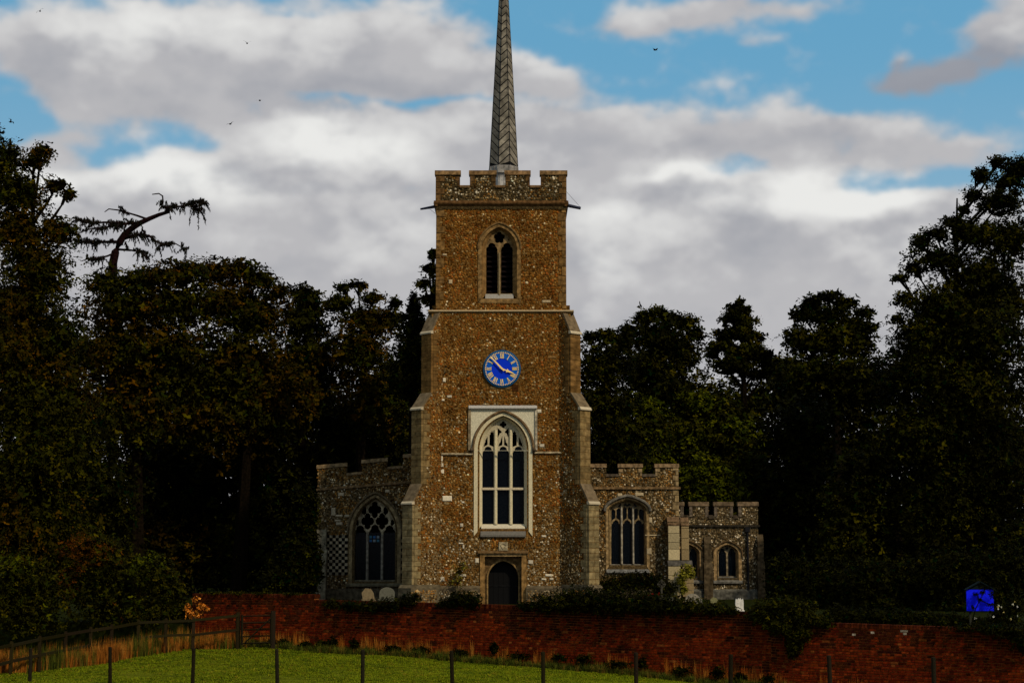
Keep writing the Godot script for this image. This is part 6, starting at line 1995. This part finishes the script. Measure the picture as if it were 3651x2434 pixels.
func plants() -> void:
	# ivy and bushes on the wall
	bush("ivy", "ivy over the wall below the net-traceried window", "ivy", [[-5.438, 0.863, 30.093, 0.376, 0.15], [-4.762, 0.814, 30.366, 0.561, 0.187], [-3.999, 0.803, 30.675, 0.558, 0.223], [-3.337, 0.846, 30.943, 0.463, 0.241], [-2.823, 0.996, 31.151, 0.314, 0.221], [-2.59, 1.106, 31.246, 0.184, 0.147]], 3600, 0.055, deep, green, "ivy on the brick wall")
	bush("ivy", "small rounded ivy clump on the wall left of the door", "ivy", [[-1.571, 0.899, 31.658, 0.329, 0.128], [-1.114, 1.082, 31.843, 0.419, 0.273], [-0.704, 1.014, 32.009, 0.327, 0.273], [-1.388, 0.964, 31.732, 0.274, 0.164]], 2200, 0.05, deep, green, "ivy on the brick wall")
	bush("ivy", "great dark mass of ivy on the wall right of the door", "ivy", [[1.044, 0.854, 32.716, 0.359, 0.144], [1.617, 0.947, 32.948, 0.536, 0.286], [2.273, 1.04, 33.213, 0.623, 0.392], [2.966, 1.046, 33.494, 0.708, 0.46], [3.737, 1.01, 33.806, 0.705, 0.44], [4.5, 0.974, 34.115, 0.701, 0.385], [5.254, 0.938, 34.42, 0.662, 0.331], [5.999, 0.903, 34.722, 0.606, 0.277], [6.695, 0.842, 35.004, 0.483, 0.207], [7.222, 0.764, 35.218, 0.309, 0.103]], 11000, 0.055, deep, green, "ivy on the brick wall")
	bush("wall_bush", "rounded leafy bush tumbling over the step in the wall", "bush", [[8.186, 0.716, 35.609, 0.511, 0.409], [8.667, 0.971, 35.802, 0.544, 0.272], [9.138, 0.81, 35.994, 0.592, 0.355], [9.641, 0.51, 36.2, 0.422, 0.202], [9.911, 0.399, 36.31, 0.219, 0.101], [8.656, 0.348, 35.802, 0.595, 0.306], [9.126, 0.189, 35.994, 0.508, 0.339], [8.977, -0.185, 35.936, 0.305, 0.339], [8.956, -0.457, 35.93, 0.136, 0.169], [7.865, 0.671, 35.479, 0.256, 0.188]], 9000, 0.055, green, deep, "", -0.15)
	bush("ivy", "low ivy on the wall below the blue notice board", "ivy", [[13.022, 0.474, 37.571, 0.246, 0.074], [13.608, 0.371, 37.81, 0.491, 0.115], [14.264, 0.349, 38.076, 0.57, 0.163], [14.84, 0.278, 38.311, 0.648, 0.243], [15.189, 0.008, 38.457, 0.485, 0.323]], 3000, 0.05, deep, green, "ivy on the brick wall")
	bush("moss_strip", "thin mossy growth along the highest part of the wall", "moss", [[-9.627, 1.183, 28.4, 0.483, 0.058], [-8.812, 1.198, 28.73, 0.48, 0.058], [-7.905, 1.186, 29.097, 0.477, 0.048], [-6.811, 1.175, 29.539, 0.474, 0.047]], 1500, 0.03, green, fresh)
	bush("laurel_bush", "dark bush under the right aisle's window", "bush", [[5.852, 1.075, -1.0, 0.856, 0.513], [6.702, 1.257, -1.0, 0.856, 0.57], [7.69, 1.117, -1.0, 0.713, 0.513], [8.394, 0.893, -1.0, 0.57, 0.428], [5.145, 0.893, -1.0, 0.57, 0.371]], 4200, 0.09, deep, green, "bushes round the church")
	bush("fig_bush", "yellow-green climber on the aisle's corner buttress", "bush", [[9.622, 1.838, -2.6, 0.377, 0.261], [9.403, 1.553, -2.6, 0.435, 0.319], [9.72, 1.581, -2.6, 0.29, 0.232], [9.255, 1.239, -2.6, 0.261, 0.319], [9.394, 0.84, -2.6, 0.203, 0.29]], 1300, 0.07, [[0.5, Color(0.13, 0.12, 0.012)], [0.3, Color(0.2, 0.18, 0.02)], [0.2, Color(0.05, 0.05, 0.008)]], fresh)
	bush("climber", "thin yellow-green climber left of the tower's door", "bush", [[-2.02, 1.714, 0.5, 0.365, 0.477], [-2.158, 1.232, 0.5, 0.421, 0.337], [-1.883, 2.06, 0.5, 0.196, 0.281]], 420, 0.06, [[0.6, Color(0.12, 0.10, 0.012)], [0.4, Color(0.06, 0.06, 0.01)]], fresh, "", 0.05)
	var red := bush("dahlia_plant", "garden plant with red blooms before the right aisle", "plant", [[6.745, 0.61, 6.0, 0.395, 0.184], [7.136, 0.662, 6.0, 0.316, 0.158]], 500, 0.05, deep, green)
	for k in 7:
		var s := Shape.new()
		s.col = pick([[0.7, Color(0.22, 0.012, 0.006)], [0.3, Color(0.4, 0.05, 0.02)]])
		var p := Vector3(rng.randf_range(-0.45, 0.45), rng.randf_range(0.15, 0.36), 0.3)
		crown(s, [[p.x, p.y, p.z, 0.045, 0.04]], 16, 0.03, [[1.0, s.col]], [[1.0, s.col]], -1.0)
		part("bloom", s, "petal", red)
	# shrubs at the edge of the wood, left
	bush("thicket", "leafy dark thicket at the rail fence's far end", "bush", [[-16.728, 1.876, 27.0, 1.086, 0.79], [-17.282, 0.907, 27.0, 1.283, 0.889], [-15.822, 1.1, 27.0, 1.086, 0.79], [-16.38, 0.23, 27.0, 1.382, 0.592]], 9000, 0.085, green, fresh, "thickets behind the rail fence", -0.1)
	bush("thicket", "russet thicket in the middle of the rail fence", "bush", [[-14.342, 2.759, 26.0, 1.103, 0.501], [-13.827, 2.166, 26.0, 1.103, 0.602], [-14.604, 1.476, 26.0, 1.103, 0.702], [-13.408, 1.377, 26.0, 1.103, 0.702], [-13.781, 0.492, 26.0, 1.404, 0.702]], 9500, 0.085, green, rusty, "thickets behind the rail fence", -0.1)
	bush("thicket", "green thicket beside the gate at the wall's end", "bush", [[-12.028, 1.876, 27.0, 0.79, 0.691], [-11.524, 1.294, 27.0, 0.79, 0.691], [-11.994, 0.52, 27.0, 1.086, 0.691], [-11.016, 0.423, 27.0, 0.592, 0.543]], 7500, 0.085, green, fresh, "thickets behind the rail fence", -0.1)
	bush("rowan_sapling", "small sapling with glowing orange leaves beside the gate", "plant", [[-9.987, 0.981, 29.6, 0.114, 0.095], [-9.871, 0.814, 29.6, 0.151, 0.076], [-9.719, 0.721, 29.6, 0.151, 0.066], [-10.07, 0.499, 29.6, 0.284, 0.189], [-10.28, 0.666, 29.6, 0.133, 0.189], [-9.653, 0.703, 29.6, 0.076, 0.047]], 420, 0.055, [[0.5, Color(0.42, 0.12, 0.012)], [0.3, Color(0.6, 0.22, 0.03)], [0.2, Color(0.12, 0.05, 0.008)]], deep)
	# flowers by the notice board
	var rose := bush("rose_bush", "white and yellow flowering bush beside the notice board", "bush", [[15.431, 0.657, 35.0, 0.345, 0.259], [15.863, 0.825, 35.0, 0.345, 0.345], [15.68, 0.446, 35.0, 0.517, 0.19], [15.169, 0.471, 35.0, 0.224, 0.138]], 2200, 0.045, deep, green)
	var spots := [Vector3(15.281, 0.936, 35.4), Vector3(15.246, 0.894, 35.4), Vector3(15.26, 0.827, 35.4), Vector3(15.356, 0.894, 35.4), Vector3(15.418, 0.727, 35.4), Vector3(15.109, 0.601, 35.4), Vector3(15.705, 0.961, 35.4), Vector3(15.759, 1.037, 35.4), Vector3(15.838, 0.894, 35.4), Vector3(15.837, 0.618, 35.4), Vector3(15.623, 0.534, 35.4), Vector3(14.557, 0.551, 35.4)]
	for k in spots.size():
		var s := Shape.new()
		var col: Color = [Color(0.62, 0.6, 0.45), Color(0.55, 0.45, 0.16), Color(0.7, 0.68, 0.6)][k % 3]
		var p: Vector3 = spots[k] - rose.position
		crown(s, [[p.x, p.y, p.z, 0.022, 0.02]], 12, 0.018, [[1.0, col]], [[1.0, col]], -1.0)
		part("bloom", s, "petal", rose)
	# mown grass
	var lawn := tuft_mesh(8, 0.048, 0.07, 0.006)
	var where := []
	var sizes := []
	var cols := []
	var pal := [[0.50, Color(0.120, 0.148, 0.004)], [0.24, Color(0.150, 0.162, 0.005)], [0.20, Color(0.080, 0.110, 0.004)], [0.06, Color(0.18, 0.14, 0.010)]]
	for i in 64000:
		var x := rng.randf_range(-18.0, 13.0)
		var z := wall_z(x) + 0.8 + pow(rng.randf(), 1.2) * 20.0
		if clump.get_noise_2d(x * 1.4, z * 1.0) < -0.16 and rng.randf() < 0.5:
			cols.append(shade(Color(0.065, 0.09, 0.004), 0.2))
		else:
			cols.append(pick(pal))
		where.append(Vector3(x, field_y(x, z) - 0.005, z))
		sizes.append(rng.randf_range(0.7, 1.4))
	tufts("lawn_grass", "short mown grass of the field", lawn, where, sizes, cols)
	# rough grass at the foot of the wall
	var rough := tuft_mesh(11, 0.34, 0.20, 0.008)
	where = []
	sizes = []
	cols = []
	var rpal := [[0.45, Color(0.045, 0.055, 0.006)], [0.25, Color(0.02, 0.028, 0.004)], [0.2, Color(0.12, 0.08, 0.012)], [0.10, Color(0.09, 0.10, 0.01)]]
	for i in 5200:
		var x := rng.randf_range(-11.0, 17.0)
		var lump := clump.get_noise_1d(x * 1.7) * 0.5 + 0.5
		var off := 0.06 + rng.randf() * (0.55 + 0.5 * lump)
		var z := wall_z(x) + off
		where.append(Vector3(x, field_y(x, z) - 0.02, z))
		sizes.append(rng.randf_range(0.45, 0.85) * (0.55 + 0.9 * lump))
		cols.append(pick(rpal))
	tufts("rough_grass", "rough uncut grass along the foot of the brick wall", rough, where, sizes, cols)
	# dry straw-coloured stems against the wall and behind the rail fence
	var straw := tuft_mesh(9, 0.62, 0.10, 0.0055)
	where = []
	sizes = []
	cols = []
	var spal := [[0.5, Color(0.26, 0.085, 0.010)], [0.2, Color(0.34, 0.15, 0.024)], [0.3, Color(0.12, 0.04, 0.006)]]
	for i in 1700:
		var x := rng.randf_range(-11.0, 17.0)
		var z := wall_z(x) + 0.04 + rng.randf() * 0.25
		if clump.get_noise_1d(x * 1.1 + 50.0) < -0.05:
			continue
		where.append(Vector3(x, field_y(x, z) - 0.02, z))
		sizes.append(rng.randf_range(0.4, 1.0))
		cols.append(pick(spal))
	for i in 9000:
		var u := rng.randf()
		var x := lerpf(-15.5, -8.2, u)
		var z := lerpf(41.0, 30.2, clampf((x + 15.5) / 5.5, 0.0, 1.0)) - rng.randf() * 2.4 + 0.3
		if z < wall_z(x) + 0.1:
			continue
		if x > -11.0 and rng.randf() < 0.75:
			continue
		where.append(Vector3(x, field_y(x, z) - 0.02, z))
		sizes.append(rng.randf_range(0.5, 1.1) * (0.6 if rng.randf() < 0.4 else 1.0))
		cols.append(pick(spal) if rng.randf() < 0.6 + clump.get_noise_2d(x * 0.8, z) else pick(rpal))
	tufts("dry_grass", "tall dry orange-brown grass along the rail fence and wall", straw, where, sizes, cols)
	# dark weeds in clumps at the foot of the wall
	var weeds := [[-5.342, -0.37, 30.432, 0.149, 0.168], [-4.606, -0.429, 30.732, 0.186, 0.167], [-5.678, -0.449, 30.295, 0.225, 0.112], [-6.259, -0.478, 30.058, 0.244, 0.094], [-7.042, -0.437, 29.739, 0.227, 0.132], [-3.305, -0.548, 31.263, 0.368, 0.11], [-2.377, -0.566, 31.641, 0.366, 0.11], [-1.099, -0.629, 32.163, 0.272, 0.109], [-0.021, -0.484, 32.603, 0.144, 0.198], [0.776, -0.712, 32.928, 0.358, 0.116], [1.998, -0.729, 33.427, 0.266, 0.106], [2.772, -0.773, 33.744, 0.353, 0.194], [3.79, -0.886, 34.16, 0.438, 0.123], [4.545, -0.844, 34.469, 0.191, 0.174], [5.699, -1.043, 34.942, 0.345, 0.138], [6.754, -1.067, 35.374, 0.257, 0.205], [8.186, -1.212, 35.961, 0.22, 0.152], [-7.535, -0.474, 29.538, 0.284, 0.152], [7.394, -1.167, 35.636, 0.17, 0.119]]
	for k in weeds.size():
		bush("weed_clump", "dark leafy weeds at the foot of the brick wall", "weeds", [weeds[k]], 260, 0.055, deep, green, "weed clumps along the wall", -0.4)


# ---------------------------------------------------------------- birds
func birds() -> void:
	var where := [Vector3(-62.089, 74.639, -140.0), Vector3(-34.494, 70.244, -140.0), Vector3(-32.729, 62.496, -140.0), Vector3(-36.508, 59.323, -140.0), Vector3(-65.42, 59.587, -140.0), Vector3(19.552, 69.329, -140.0)]
	var labels := ["black bird high over the tall tree left of the cedar", "black bird with arched wings against the big upper cloud", "black bird gliding with spread wings below the arched-winged one", "small black bird banking beneath the gliding one", "black bird flapping just above the tallest left-hand tree", "lone black bird in the blue sky right of the spire"]
	var pose := [[0.35, 0.5, 0.6], [0.5, -0.35, 0.0], [0.08, 0.1, 0.0], [0.3, 0.1, 0.5], [0.6, 0.4, -0.5], [0.25, -0.5, 0.2]]
	for k in where.size():
		var o := thing("bird", labels[k], "bird", where[k], "birds over the church")
		o.scale = Vector3.ONE * 1.25
		o.rotation = Vector3(0.25, [0.2, 0.3, -0.2, 0.6, 1.0, 0.9][k], pose[k][2])
		var s := Shape.new()
		s.tube([Vector3(0, 0, 0.26), Vector3(0, 0.01, 0.17), Vector3(0, 0, 0.05), Vector3(0, -0.01, -0.12), Vector3(0, 0, -0.26)], [0.012, 0.045, 0.065, 0.09, 0.035], 8)
		s.quad(Vector3(-0.02, 0, -0.2), Vector3(0.02, 0, -0.2), Vector3(0.07, 0, -0.36), Vector3(-0.07, 0, -0.36))
		part("body", s, "feather", o)
		for side in [-1, 1]:
			s = Shape.new()
			var up: float = pose[k][0]
			var dip: float = pose[k][1]
			var el := Vector3(side * 0.2, up * 0.35, 0.10)
			var tip := Vector3(side * 0.46, up * 0.35 - dip * 0.2, -0.04)
			s.quad(Vector3(side * 0.04, 0.02, 0.10), el, el + Vector3(0, 0, -0.2), Vector3(side * 0.04, 0.0, -0.10))
			s.tri(el, tip, el + Vector3(0, 0, -0.2))
			s.tri(tip, tip + Vector3(-side * 0.05, 0, -0.08), el + Vector3(0, 0, -0.2))
			part("wing", s, "feather", o)
